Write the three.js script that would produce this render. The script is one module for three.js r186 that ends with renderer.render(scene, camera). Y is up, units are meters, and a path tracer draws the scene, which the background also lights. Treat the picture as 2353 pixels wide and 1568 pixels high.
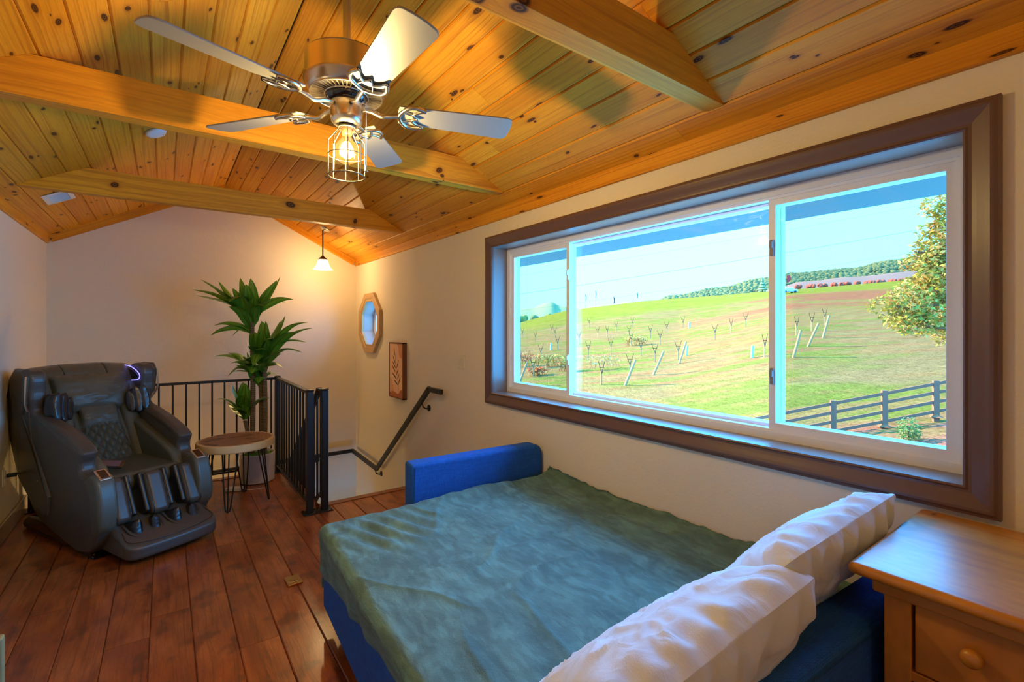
import * as THREE from 'three';
import { RoundedBoxGeometry } from 'three/addons/geometries/RoundedBoxGeometry.js';
import { TextGeometry } from 'three/addons/geometries/TextGeometry.js';
import { FontLoader } from 'three/addons/loaders/FontLoader.js';
import * as BGU from 'three/addons/utils/BufferGeometryUtils.js';

// ------------------------------------------------------------------ camera, sky, sun, exposure
// World: x = towards the window wall (v), -z = towards the far stairwell wall (u), y up. P(u, v, y).
const IMG_W = 2353, IMG_H = 1568, FOCAL = 1098, EYE = 1.45;
const scene = new THREE.Scene();
const camera = new THREE.PerspectiveCamera(2 * Math.atan(IMG_H / 2 / FOCAL) * 180 / Math.PI, IMG_W / IMG_H, 0.05, 4000);
camera.position.set(0, EYE, 0);
camera.rotation.set(0, -36 * Math.PI / 180, 0);
camera.setViewOffset(IMG_W, IMG_H, 0, 30, IMG_W, IMG_H);
camera.updateProjectionMatrix();

const renderer = new THREE.WebGLRenderer({ antialias: true });
renderer.toneMapping = THREE.LinearToneMapping;
renderer.toneMappingExposure = 1.65;
renderer.shadowMap.enabled = true;

const SUN_DIR = new THREE.Vector3(-0.36, 0.50, -0.80).normalize();      // low autumn sun from the left, so the window wall is in shade
const SKY_POWER = 1.0;
{
  const w = 512, h = 256, data = new Float32Array(w * h * 4);
  const d = new THREE.Vector3(), c = new THREE.Color();
  for (let j = 0; j < h; j++) for (let i = 0; i < w; i++) {
    const el = ((j + 0.5) / h - 0.5) * Math.PI, az = ((i + 0.5) / w - 0.5) * Math.PI * 2;
    d.set(Math.cos(el) * Math.cos(az), Math.sin(el), Math.cos(el) * Math.sin(az));
    const up = Math.max(d.y, 0), near = Math.max(0, d.dot(SUN_DIR));
    const hz = Math.exp(-up * 3.4);
    let r = 0.5 + 0.05 * hz, g = 4.9 - 0.5 * hz, b = 13.0 - 2.6 * hz;
    const glow = Math.pow(near, 6) * 0.9 + Math.pow(near, 60) * 1.2;
    r += glow * 0.3; g += glow * 0.6; b += glow * 0.5;
    const k = (j * w + i) * 4;
    data[k] = r * SKY_POWER; data[k + 1] = g * SKY_POWER; data[k + 2] = b * SKY_POWER; data[k + 3] = 1;
  }
  const sky = new THREE.DataTexture(data, w, h, THREE.RGBAFormat, THREE.FloatType);
  sky.mapping = THREE.EquirectangularReflectionMapping; sky.magFilter = THREE.LinearFilter; sky.needsUpdate = true;
  scene.background = sky;
}
const sun = new THREE.DirectionalLight(new THREE.Color(1.0, 0.76, 0.42), 26);
sun.position.copy(SUN_DIR).multiplyScalar(120).add(new THREE.Vector3(40, 0, -40)); sun.target.position.set(40, 0, -40);
sun.castShadow = true; sun.shadow.radius = 1; sun.shadow.mapSize.set(4096, 4096);
Object.assign(sun.shadow.camera, { left: -90, right: 90, top: 90, bottom: -90, near: 1, far: 320 });
scene.add(sun, sun.target);
const LAMP = new THREE.Color(1.0, 0.69, 0.25);                          // filament bulbs
const BULB_CD = 2.05, PENDANT_CD = 0.75, REAR_CD = 0.45;

// ------------------------------------------------------------------ helpers
const P = (u, v, y) => new THREE.Vector3(v, y, -u);
const V3 = (x, y, z) => new THREE.Vector3(x, y, z);
const V2 = (x, y) => new THREE.Vector2(x, y);
const clamp = (x, a = 0, b = 1) => Math.min(b, Math.max(a, x));
const mix = (a, b, t) => a + (b - a) * t;
const smooth = (a, b, x) => { const t = clamp((x - a) / (b - a)); return t * t * (3 - 2 * t); };
const D2R = Math.PI / 180;
let rs = 12345;
const rnd = () => { rs = (rs + 0x6d2b79f5) | 0; let t = Math.imul(rs ^ (rs >>> 15), 1 | rs); t = (t + Math.imul(t ^ (t >>> 7), 61 | t)) ^ t; return ((t ^ (t >>> 14)) >>> 0) / 4294967296; };
const rr = (a, b) => a + (b - a) * rnd();
const PERM = new Float32Array(65536); { let s = 777; for (let i = 0; i < 65536; i++) { s = Math.imul(s, 1664525) + 1013904223 | 0; PERM[i] = (s >>> 8) / 16777216; } }
const hash2 = (x, y) => PERM[((x * 374761393 + y * 668265263) ^ ((x * 374761393 + y * 668265263) >> 13)) & 65535];
function noise(x, y) {
  const xi = Math.floor(x), yi = Math.floor(y), fx = x - xi, fy = y - yi, u = fx * fx * (3 - 2 * fx), v = fy * fy * (3 - 2 * fy);
  const a = hash2(xi, yi), b = hash2(xi + 1, yi), c = hash2(xi, yi + 1), d = hash2(xi + 1, yi + 1);
  return a + (b - a) * u + (c - a) * v + (a - b - c + d) * u * v;
}
function fbm(x, y, n = 4) { let s = 0, a = 0.5, t = 0; for (let i = 0; i < n; i++) { s += a * noise(x, y); t += a; x = x * 2.03 + 17.1; y = y * 2.03 + 5.3; a *= 0.5; } return s / t; }

const used = {};
function numbered(name) { const k = used[name] = (used[name] || 0) + 1; return k === 1 ? name : `${name}_${String(k - 1).padStart(3, '0')}`; }
function mesh(name, geo, mat, parent) {
  const g = Array.isArray(geo) ? merge(geo) : geo;
  const m = new THREE.Mesh(g, mat); m.name = parent ? name : numbered(name); m.castShadow = m.receiveShadow = true;
  (parent || scene).add(m); return m;
}
function thing(name, label, category, pos = [0, 0, 0], turn = 0, group) {
  const o = new THREE.Group(); o.name = numbered(name); o.position.set(...(pos.isVector3 ? pos.toArray() : pos)); o.rotation.y = turn; scene.add(o);
  return tag(o, label, category, group);
}
function tag(o, label, category, group) { o.userData.label = label; o.userData.category = category; if (group) o.userData.group = group; return o; }
function struct(name, geo, mat) {
  const o = geo ? mesh(name, geo, mat) : new THREE.Group();
  if (!geo) { o.name = numbered(name); scene.add(o); }
  o.userData.kind = 'structure'; return o;
}
function merge(list) {
  const keep = list.map((g) => { const q = g.index ? g.toNonIndexed() : g; for (const k of Object.keys(q.attributes)) if (!['position', 'normal', 'uv'].includes(k)) q.deleteAttribute(k); if (!q.attributes.uv) q.setAttribute('uv', new THREE.BufferAttribute(new Float32Array(q.attributes.position.count * 2), 2)); return q; });
  return keep.length === 1 ? keep[0] : BGU.mergeGeometries(keep);
}
const place = (g, x = 0, y = 0, z = 0, rx = 0, ry = 0, rz = 0) => g.applyMatrix4(new THREE.Matrix4().compose(V3(x, y, z), new THREE.Quaternion().setFromEuler(new THREE.Euler(rx, ry, rz)), V3(1, 1, 1)));
const box = (w, h, d, x = 0, y = 0, z = 0) => place(new THREE.BoxGeometry(w, h, d), x, y, z);
const rbox = (w, h, d, r, x = 0, y = 0, z = 0, s = 3) => place(new RoundedBoxGeometry(w, h, d, s, Math.min(r, w / 2.01, h / 2.01, d / 2.01)), x, y, z);
const cyl = (r0, r1, h, x = 0, y = 0, z = 0, s = 24) => place(new THREE.CylinderGeometry(r0, r1, h, s), x, y, z);
const lathe = (pts, s = 48) => new THREE.LatheGeometry(pts.map((p) => V2(p[0], p[1])), s);
function tube(pts, r, rad = 8, seg = 0, closed = false) {
  const c = new THREE.CatmullRomCurve3(pts, closed, 'catmullrom', 0.5);
  return new THREE.TubeGeometry(c, seg || Math.max(4, pts.length * 5), r, rad, closed);
}
function poly(pts, r, rad = 6) {             // straight-segment tube
  const path = new THREE.CurvePath(); for (let i = 1; i < pts.length; i++) path.add(new THREE.LineCurve3(pts[i - 1], pts[i]));
  return merge(path.curves.map((c) => new THREE.TubeGeometry(c, 1, r, rad, false)).concat(pts.slice(1, -1).map((p) => place(new THREE.SphereGeometry(r, rad, 4), p.x, p.y, p.z))));
}
function bar(a, b, w, h, up = V3(0, 1, 0)) { // rectangular bar from a to b
  const L = a.distanceTo(b), z = b.clone().sub(a).normalize(), x = up.clone().cross(z).normalize(), y = z.clone().cross(x);
  return new THREE.BoxGeometry(w, h, L).applyMatrix4(new THREE.Matrix4().makeBasis(x, y, z).setPosition(a.clone().add(b).multiplyScalar(0.5)));
}
const shape = (pts) => new THREE.Shape(pts.map((p) => (p.isVector2 ? p : V2(p[0], p[1]))));
function smoothShape(pts, n = 60) { return new THREE.Shape(new THREE.SplineCurve([...pts, pts[0]].map((p) => V2(p[0], p[1]))).getPoints(n)); }
function extr(s, depth, bevel = 0, bs = 2, curve = 12) {
  const g = new THREE.ExtrudeGeometry(s, { depth: depth - 2 * bevel, bevelEnabled: bevel > 0, bevelThickness: bevel, bevelSize: bevel, bevelOffset: -bevel, bevelSegments: bs, curveSegments: curve });
  return g.translate(0, 0, bevel);
}
const M4 = (x, y, z, o) => new THREE.Matrix4().makeBasis(x, y, z).setPosition(o);
const UYV = (v0) => M4(V3(0, 0, -1), V3(0, 1, 0), V3(1, 0, 0), V3(v0, 0, 0));   // shape in (u, y), depth along +v
function uvPlanar(g, fu, fv) {               // uv from positions, for flat stock
  const p = g.attributes.position, uv = new Float32Array(p.count * 2), q = V3(0, 0, 0);
  for (let i = 0; i < p.count; i++) { q.fromBufferAttribute(p, i); uv[2 * i] = fu(q); uv[2 * i + 1] = fv(q); }
  g.setAttribute('uv', new THREE.BufferAttribute(uv, 2)); return g;
}
function uvBox(g, s = 1) {                   // metres, by dominant normal
  if (g.index) g = g.toNonIndexed();
  g.computeVertexNormals(); const p = g.attributes.position, n = g.attributes.normal, uv = new Float32Array(p.count * 2);
  for (let i = 0; i < p.count; i += 3) {
    let ax = 0, ay = 0, az = 0; for (let k = 0; k < 3; k++) { ax += Math.abs(n.getX(i + k)); ay += Math.abs(n.getY(i + k)); az += Math.abs(n.getZ(i + k)); }
    for (let k = 0; k < 3; k++) {
      const x = p.getX(i + k), y = p.getY(i + k), z = p.getZ(i + k);
      const [a, b] = ax >= ay && ax >= az ? [z, y] : ay >= az ? [x, z] : [x, y];
      uv[2 * (i + k)] = a * s; uv[2 * (i + k) + 1] = b * s;
    }
  }
  g.setAttribute('uv', new THREE.BufferAttribute(uv, 2)); return g;
}
function grid(nu, nv, fn) {                  // parametric sheet, fn(s, t) -> Vector3
  const pos = [], uv = [], idx = [];
  for (let j = 0; j <= nv; j++) for (let i = 0; i <= nu; i++) { const p = fn(i / nu, j / nv); pos.push(p.x, p.y, p.z); uv.push(i / nu, j / nv); }
  for (let j = 0; j < nv; j++) for (let i = 0; i < nu; i++) { const a = j * (nu + 1) + i, b = a + 1, c = a + nu + 1, d = c + 1; idx.push(a, b, d, a, d, c); }
  const g = new THREE.BufferGeometry(); g.setAttribute('position', new THREE.Float32BufferAttribute(pos, 3)); g.setAttribute('uv', new THREE.Float32BufferAttribute(uv, 2)); g.setIndex(idx); g.computeVertexNormals(); return g;
}

// ------------------------------------------------------------------ textures
function tex(w, h, fn, srgb = true) {        // fn(x, y) -> [r, g, b] 0..255
  const d = new Uint8Array(w * h * 4);
  for (let y = 0; y < h; y++) for (let x = 0; x < w; x++) { const c = fn(x, y), k = (y * w + x) * 4; d[k] = c[0]; d[k + 1] = c[1]; d[k + 2] = c[2]; d[k + 3] = 255; }
  const t = new THREE.DataTexture(d, w, h, THREE.RGBAFormat); t.magFilter = THREE.LinearFilter; t.minFilter = THREE.LinearMipmapLinearFilter; t.generateMipmaps = true;
  t.wrapS = t.wrapT = THREE.RepeatWrapping; if (srgb) t.colorSpace = THREE.SRGBColorSpace; t.needsUpdate = true; return t;
}
const g8 = (x) => clamp(x * 255, 0, 255);
const cmix = (a, b, t) => [a[0] + (b[0] - a[0]) * t, a[1] + (b[1] - a[1]) * t, a[2] + (b[2] - a[2]) * t];

const PINE_N = 14, PINE_L = 3.2;
function pineAtlas(W, H, N, seed, pal, knots) {   // N board strips, each with its own tone, grain and knots
  const rows = [];
  for (let k = 0; k < N; k++) {
    const ks = []; const n = Math.round(rr(knots[0], knots[1]));
    for (let i = 0; i < n; i++) {
      const cx = rr(0.03, 0.97), cy = rr(0.1, 0.9), cl = rnd() < 0.25 ? 3 : 1;
      for (let q = 0; q < cl; q++) ks.push({ x: cx * W + (q ? rr(-40, 40) : 0), y: clamp(cy + (q ? rr(-0.3, 0.3) : 0), 0.05, 0.95), r: (q ? rr(2, 7) : rr(5, 13)), e: rr(1.1, 2.6), tilt: rr(-0.8, 0.8) });
    }
    rows.push({ tone: rr(-1, 1), f: rr(16, 30), ks, off: rr(0, 400), warp: rr(0.2, 0.6) });
  }
  const hN = H / N;
  return tex(W, H, (x, y) => {
    const k = Math.min(N - 1, Math.floor(y / hN)), R = rows[k], yy = (y - k * hN) / hN;
    let gy = yy + 0.12 * (fbm(x / 300 + R.off, yy * 1.3 + seed, 2) - 0.5), kn = 0, ring = 0;
    for (const q of R.ks) {
      let dx = x - q.x; if (dx > W / 2) dx -= W; if (dx < -W / 2) dx += W;
      const dy = (yy - q.y) * hN; if (Math.abs(dx) > 90) continue;
      const d = Math.hypot(dx / q.e + dy * q.tilt * 0.4, dy) / q.r;
      gy += (dy >= 0 ? -1 : 1) * 0.06 * Math.exp(-d * d * 0.25) * (q.r / 10);
      if (d < 1) kn = Math.max(kn, smooth(1.0, 0.72, d) * (0.72 + 0.28 * Math.sin(d * 14)));
      ring = Math.max(ring, Math.exp(-(d - 1) * (d - 1) * 3) * 0.6 + Math.exp(-d * 0.8) * 0.25);
    }
    const grain = fbm(x / 520 + R.off, gy * R.f, 3), fine = noise(x / 26 + R.off, yy * 120 + k * 31), wide = fbm(x / 260 + R.off * 2, gy * 2.2 + k * 7, 2);
    let c = cmix(pal[0], pal[1], clamp(0.5 + R.tone * 0.32 + (wide - 0.5) * 0.9));
    c = cmix(c, pal[2], clamp((grain - 0.47) * 1.9) * 0.75);
    c = cmix(c, pal[2], clamp(ring * 0.5)); c = cmix(c, pal[3], clamp(kn * 1.1));
    const s = 0.955 + fine * 0.09; return [c[0] * s, c[1] * s, c[2] * s];
  });
}
const pineTex = pineAtlas(2048, 2044, PINE_N, 3, [[232, 172, 66], [212, 144, 42], [168, 100, 26], [50, 22, 10]], [3, 6]);
const dresserTex = pineAtlas(1024, 1024, 4, 9, [[212, 148, 56], [198, 128, 42], [158, 94, 28], [84, 42, 18]], [1, 3]);
const FL_N = 12, FL_L = 2.6;
const floorTex = (() => {
  const W = 2048, H = 1800, hN = H / FL_N, rows = []; for (let k = 0; k < FL_N; k++) rows.push({ t: rr(-1, 1), o: rr(0, 300) });
  return tex(W, H, (x, y) => {
    const k = Math.min(FL_N - 1, Math.floor(y / hN)), yy = (y - k * hN) / hN, R = rows[k];
    const warp = fbm(x / 240 + R.o, yy * 2 + k * 9, 3), gr = fbm(x / 190 + R.o, (yy + warp * 0.25) * 26, 3), mott = fbm(x / 120 + R.o * 3, yy * 3.2 + k * 5, 3), dark = fbm(x / 80 + R.o * 5, yy * 2.6 + k * 3, 3), fine = noise(x / 12 + R.o, yy * 130);
    let c = cmix([134, 64, 25], [168, 92, 40], clamp(0.5 + R.t * 0.3 + (mott - 0.5) * 1.8));
    c = cmix(c, [66, 30, 18], clamp((gr - 0.5) * 2.2) * 0.55); c = cmix(c, [58, 27, 17], smooth(0.56, 0.82, dark) * 0.38);
    const s = 0.92 + fine * 0.16; return [c[0] * s, c[1] * s, c[2] * s];
  });
})();
const floorBump = tex(1024, 1024, (x, y) => { const a = fbm(x / 90, y / 16, 3) * 0.6 + noise(x / 14, y / 2.2) * 0.25 + fbm(x / 40, y / 40, 2) * 0.4; const v = g8(a * 0.8); return [v, v, v]; }, false);
const plasterBump = tex(512, 512, (x, y) => { const v = g8(0.5 * (fbm(x / 9, y / 9, 3)) + 0.5 * fbm(x / 40, y / 40, 2)); return [v, v, v]; }, false);
const weaveCol = tex(512, 512, (x, y) => { const wx = Math.sin(x * Math.PI / 3), wy = Math.sin(y * Math.PI / 3), s = 0.78 + 0.1 * wx * (((x + y) >> 2) & 1 ? 1 : -1) + 0.08 * wy + 0.16 * (noise(x / 2, y / 40) - 0.5) + 0.16 * (noise(x / 40 + 9, y / 2) - 0.5) + 0.1 * (noise(x, y) - 0.5); return [255 * clamp(s), 255 * clamp(s), 255 * clamp(s)]; });
const weaveBump = tex(256, 256, (x, y) => { const v = g8(0.5 + 0.25 * Math.sin(x * Math.PI / 4) + 0.25 * Math.sin(y * Math.PI / 4)); return [v, v, v]; }, false);
const velvetTex = tex(1024, 1024, (x, y) => {                 // brushed pile: patches combed to and fro
  const w = fbm(x / 160, y / 160, 3), a = fbm(x / 130 + w * 2, y / 70 + w * 2, 4), b = fbm(x / 60 + 40 + w, y / 18 + w * 2, 3), s = smooth(0.3, 0.72, a), t = smooth(0.35, 0.75, b);
  const f = 0.78 + 0.17 * s + 0.12 * t + 0.08 * (noise(x / 1.5, y / 1.5) - 0.5); return [96 * f, 133 * f, 124 * f];
});
const velvetBump = tex(1024, 1024, (x, y) => { const w = fbm(x / 90, y / 90, 3); const v = g8(0.55 * fbm(x / 60 + w * 4, y / 60, 3) + 0.25 * fbm(x / 16, y / 16, 2) + 0.2 * noise(x / 1.6, y / 1.6)); return [v, v, v]; }, false);
const leatherBump = tex(512, 512, (x, y) => { const a = noise(x / 5, y / 5), b = noise(x / 2.4 + 7, y / 2.4), v = g8(Math.abs(a - 0.5) * 1.1 + b * 0.3); return [v, v, v]; }, false);
const cottonBump = tex(512, 512, (x, y) => { const w = fbm(x / 60, y / 60, 2), r = 1 - Math.abs(2 * fbm(x / 50 + w * 3, y / 90, 3) - 1), v = g8(r * 0.8 + 0.1 * noise(x, y)); return [v, v, v]; }, false);
const grassTex = tex(1024, 1024, (x, y) => { const a = fbm(x / 30, y / 30, 4), b = noise(x / 3, y / 3), c = noise(x / 1.3 + 5, y / 1.3); const s = 0.5 + 0.6 * a + 0.45 * (b - 0.5) + 0.35 * (c - 0.5); return [255 * clamp(s), 255 * clamp(s), 255 * clamp(s)]; });
const leafTex = tex(256, 64, (x, y) => { const v = y / 63 - 0.5, a = Math.abs(v), st = 0.5 + 0.5 * Math.sin(v * 40); let c = cmix([56, 118, 34], [96, 162, 48], st * 0.6 + 0.4 * noise(x / 40, y / 3)); c = cmix(c, [188, 204, 60], smooth(0.17, 0.05, Math.abs(a - 0.16)) * 0.75 * noise(x / 60 + 3, 1.5)); c = cmix(c, [30, 66, 22], smooth(0.04, 0.0, a) * 0.5); return c; });
const sliceTex = tex(512, 512, (x, y) => {                    // end-grain slice: dark heart, pale sapwood edge
  const dx = (x - 250) / 256, dy = (y - 268) / 256, an = Math.atan2(dy, dx), r = Math.hypot((x - 256) / 256, (y - 256) / 256), q = Math.hypot(dx, dy) + 0.07 * (fbm(Math.cos(an) * 2 + 5, Math.sin(an) * 2 + 5, 3) - 0.5), ring = 0.5 + 0.5 * Math.sin(q * 60 + 6 * fbm(x / 60, y / 60, 2));
  let c = cmix([160, 112, 70], [128, 84, 50], ring * 0.55 + 0.4 * fbm(x / 40, y / 14, 3)); c = cmix(c, [66, 42, 28], smooth(0.56, 0.75, fbm(x / 90 + 11, y / 60, 3)) * 0.8);
  return cmix(c, [214, 180, 120], smooth(0.885, 0.93, r + 0.03 * (fbm(Math.cos(an) * 3, Math.sin(an) * 3 + 9, 2) - 0.5)));
});
const barkTex = tex(256, 256, (x, y) => { const s = 0.7 + 0.3 * Math.sin(y * Math.PI / 8) * 0.5 + 0.3 * (noise(x / 9, y / 5) - 0.5); return [150 * s, 130 * s, 96 * s]; });

// ------------------------------------------------------------------ materials
const std = (o) => new THREE.MeshStandardMaterial(o), phys = (o) => new THREE.MeshPhysicalMaterial(o);
const rep = (t, a, b = a) => { const c = t.clone(); c.repeat.set(a, b); c.needsUpdate = true; return c; };
const lin = (r, g, b) => new THREE.Color().setRGB(r, g, b);
const M = {
  wall: std({ color: lin(0.77, 0.70, 0.55), roughness: 0.82, bumpMap: rep(plasterBump, 2.2), bumpScale: 0.0016 }),
  pine: phys({ map: pineTex, color: lin(0.95, 0.84, 0.33), roughness: 0.55, specularIntensity: 0.6, clearcoat: 0.1, clearcoatRoughness: 0.35 }),
  floor: phys({ map: floorTex, roughness: 0.36, bumpMap: floorBump, bumpScale: 0.0012, clearcoat: 0.35, clearcoatRoughness: 0.2 }),
  dark: std({ color: lin(0.02, 0.016, 0.013), roughness: 0.9 }),
  roof: std({ color: lin(0.2, 0.17, 0.14), roughness: 0.9 }),
  trim: phys({ color: lin(0.125, 0.066, 0.056), roughness: 0.42, clearcoat: 0.3, clearcoatRoughness: 0.3 }),
  jamb: phys({ color: lin(0.22, 0.165, 0.14), roughness: 0.35, clearcoat: 0.4, clearcoatRoughness: 0.25 }),
  vinyl: std({ color: lin(0.84, 0.87, 0.92), roughness: 0.4 }),
  glass: phys({ color: 0xffffff, roughness: 0.0, transmission: 1, thickness: 0, ior: 1.5 }),
  screenGlass: phys({ color: lin(0.83, 0.85, 0.85), roughness: 0.0, transmission: 1, thickness: 0, ior: 1.5 }),
  white: std({ color: lin(0.8, 0.8, 0.78), roughness: 0.5 }),
  cream: std({ color: lin(0.74, 0.68, 0.5), roughness: 0.45 }),
  black: std({ color: lin(0.018, 0.019, 0.021), roughness: 0.42, metalness: 0.3 }),
  nickel: std({ color: lin(0.62, 0.57, 0.5), roughness: 0.26, metalness: 1 }),
  chrome: std({ color: lin(0.56, 0.53, 0.48), roughness: 0.24, metalness: 1 }),
  blade: std({ color: lin(0.31, 0.31, 0.29), roughness: 0.4, metalness: 0.35 }),
  bronze: std({ color: lin(0.13, 0.07, 0.035), roughness: 0.4, metalness: 0.8 }),
  brass: std({ color: lin(0.62, 0.42, 0.16), roughness: 0.3, metalness: 1 }),
  bulb: phys({ color: lin(1, 0.8, 0.5), roughness: 0.05, transmission: 1, thickness: 0, emissive: lin(1, 0.66, 0.26), emissiveIntensity: 1.0 }),
  filament: std({ color: lin(1, 0.8, 0.4), emissive: lin(1, 0.75, 0.4), emissiveIntensity: 6 }),
  shade: phys({ color: lin(0.9, 0.85, 0.7), roughness: 0.7, transmission: 0.35, thickness: 0, emissive: lin(1, 0.82, 0.34), emissiveIntensity: 0.5, side: THREE.DoubleSide }),
  sofa: phys({ color: lin(0.007, 0.155, 0.64), map: rep(weaveCol, 3.2), roughness: 0.9, bumpMap: rep(weaveBump, 14), bumpScale: 0.0007, sheen: 0.15, sheenColor: lin(0.1, 0.3, 0.9), sheenRoughness: 0.6 }),
  blanket: phys({ map: velvetTex, roughness: 0.85, bumpMap: velvetBump, bumpScale: 0.004, sheen: 0.5, sheenColor: lin(0.5, 0.6, 0.55), sheenRoughness: 0.5 }),
  pillow: std({ color: lin(0.7, 0.77, 0.88), roughness: 0.85, bumpMap: rep(cottonBump, 1), bumpScale: 0.003 }),
  dresser: phys({ map: dresserTex, roughness: 0.38, clearcoat: 0.42, clearcoatRoughness: 0.28 }),
  leather: phys({ color: lin(0.08, 0.084, 0.058), roughness: 0.33, bumpMap: rep(leatherBump, 9), bumpScale: 0.0006, clearcoat: 0.35, clearcoatRoughness: 0.3 }),
  shell: phys({ color: lin(0.068, 0.06, 0.048), roughness: 0.4, clearcoat: 0.2, clearcoatRoughness: 0.35 }),
  blackLeather: phys({ color: lin(0.014, 0.015, 0.016), roughness: 0.32, clearcoat: 0.3, clearcoatRoughness: 0.25 }),
  glossBlack: phys({ color: lin(0.008, 0.009, 0.012), roughness: 0.15, clearcoat: 0.6, clearcoatRoughness: 0.08 }),
  led: std({ color: lin(0.1, 0.1, 0.4), emissive: lin(0.22, 0.2, 1.0), emissiveIntensity: 1.6 }),
  champagne: std({ color: lin(0.72, 0.6, 0.45), roughness: 0.3, metalness: 0.9 }),
  leaf: phys({ map: leafTex, roughness: 0.38, transmission: 0.3, thickness: 0, side: THREE.DoubleSide }),
  cane: std({ map: rep(barkTex, 2, 4), roughness: 0.85 }),
  pot: std({ color: lin(0.66, 0.63, 0.58), roughness: 0.4 }),
  moss: std({ color: lin(0.1, 0.24, 0.03), roughness: 0.95 }),
  slab: std({ map: sliceTex, roughness: 0.5 }),
  slabEdge: std({ color: lin(0.72, 0.52, 0.24), roughness: 0.6 }),
  soffit: phys({ specularIntensity: 0, color: lin(0.12, 0.12, 0.08), roughness: 0.7 }),
  ext: phys({ specularIntensity: 0, color: lin(0.5, 0.5, 0.48), roughness: 0.9 }),
  fence: phys({ specularIntensity: 0, color: lin(0.18, 0.085, 0.05), roughness: 0.85 }),
  stake: phys({ specularIntensity: 0, color: lin(0.3, 0.15, 0.06), roughness: 0.9 }),
  arm: phys({ specularIntensity: 0, color: lin(0.035, 0.02, 0.015), roughness: 0.8 }),
  tubeBlue: phys({ specularIntensity: 0, color: lin(0.24, 0.28, 0.22), roughness: 0.6 }),
  ridge: phys({ specularIntensity: 0, color: lin(0.055, 0.07, 0.025), roughness: 1 }),
  mountain: phys({ specularIntensity: 0, color: lin(0.12, 0.13, 0.055), roughness: 1 }),
  mauve: phys({ specularIntensity: 0, color: lin(0.13, 0.075, 0.05), roughness: 1 }),
};

// one pine board: profile in (across, normal), length along +z; uv picks one strip of the atlas
function boardGeo(w, t, L, strip, off, ch = 0.004, N = PINE_N, len = PINE_L) {
  const s = shape([[ch, 0], [w - ch, 0], [w, ch], [w, t], [0, t], [0, ch]]);
  const g = extr(s, L);
  return uvPlanar(g, (q) => (q.z + off) / len, (q) => (strip + 0.03 + 0.94 * clamp((q.x + q.y * 0.2) / (w * 1.05))) / N);
}

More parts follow.
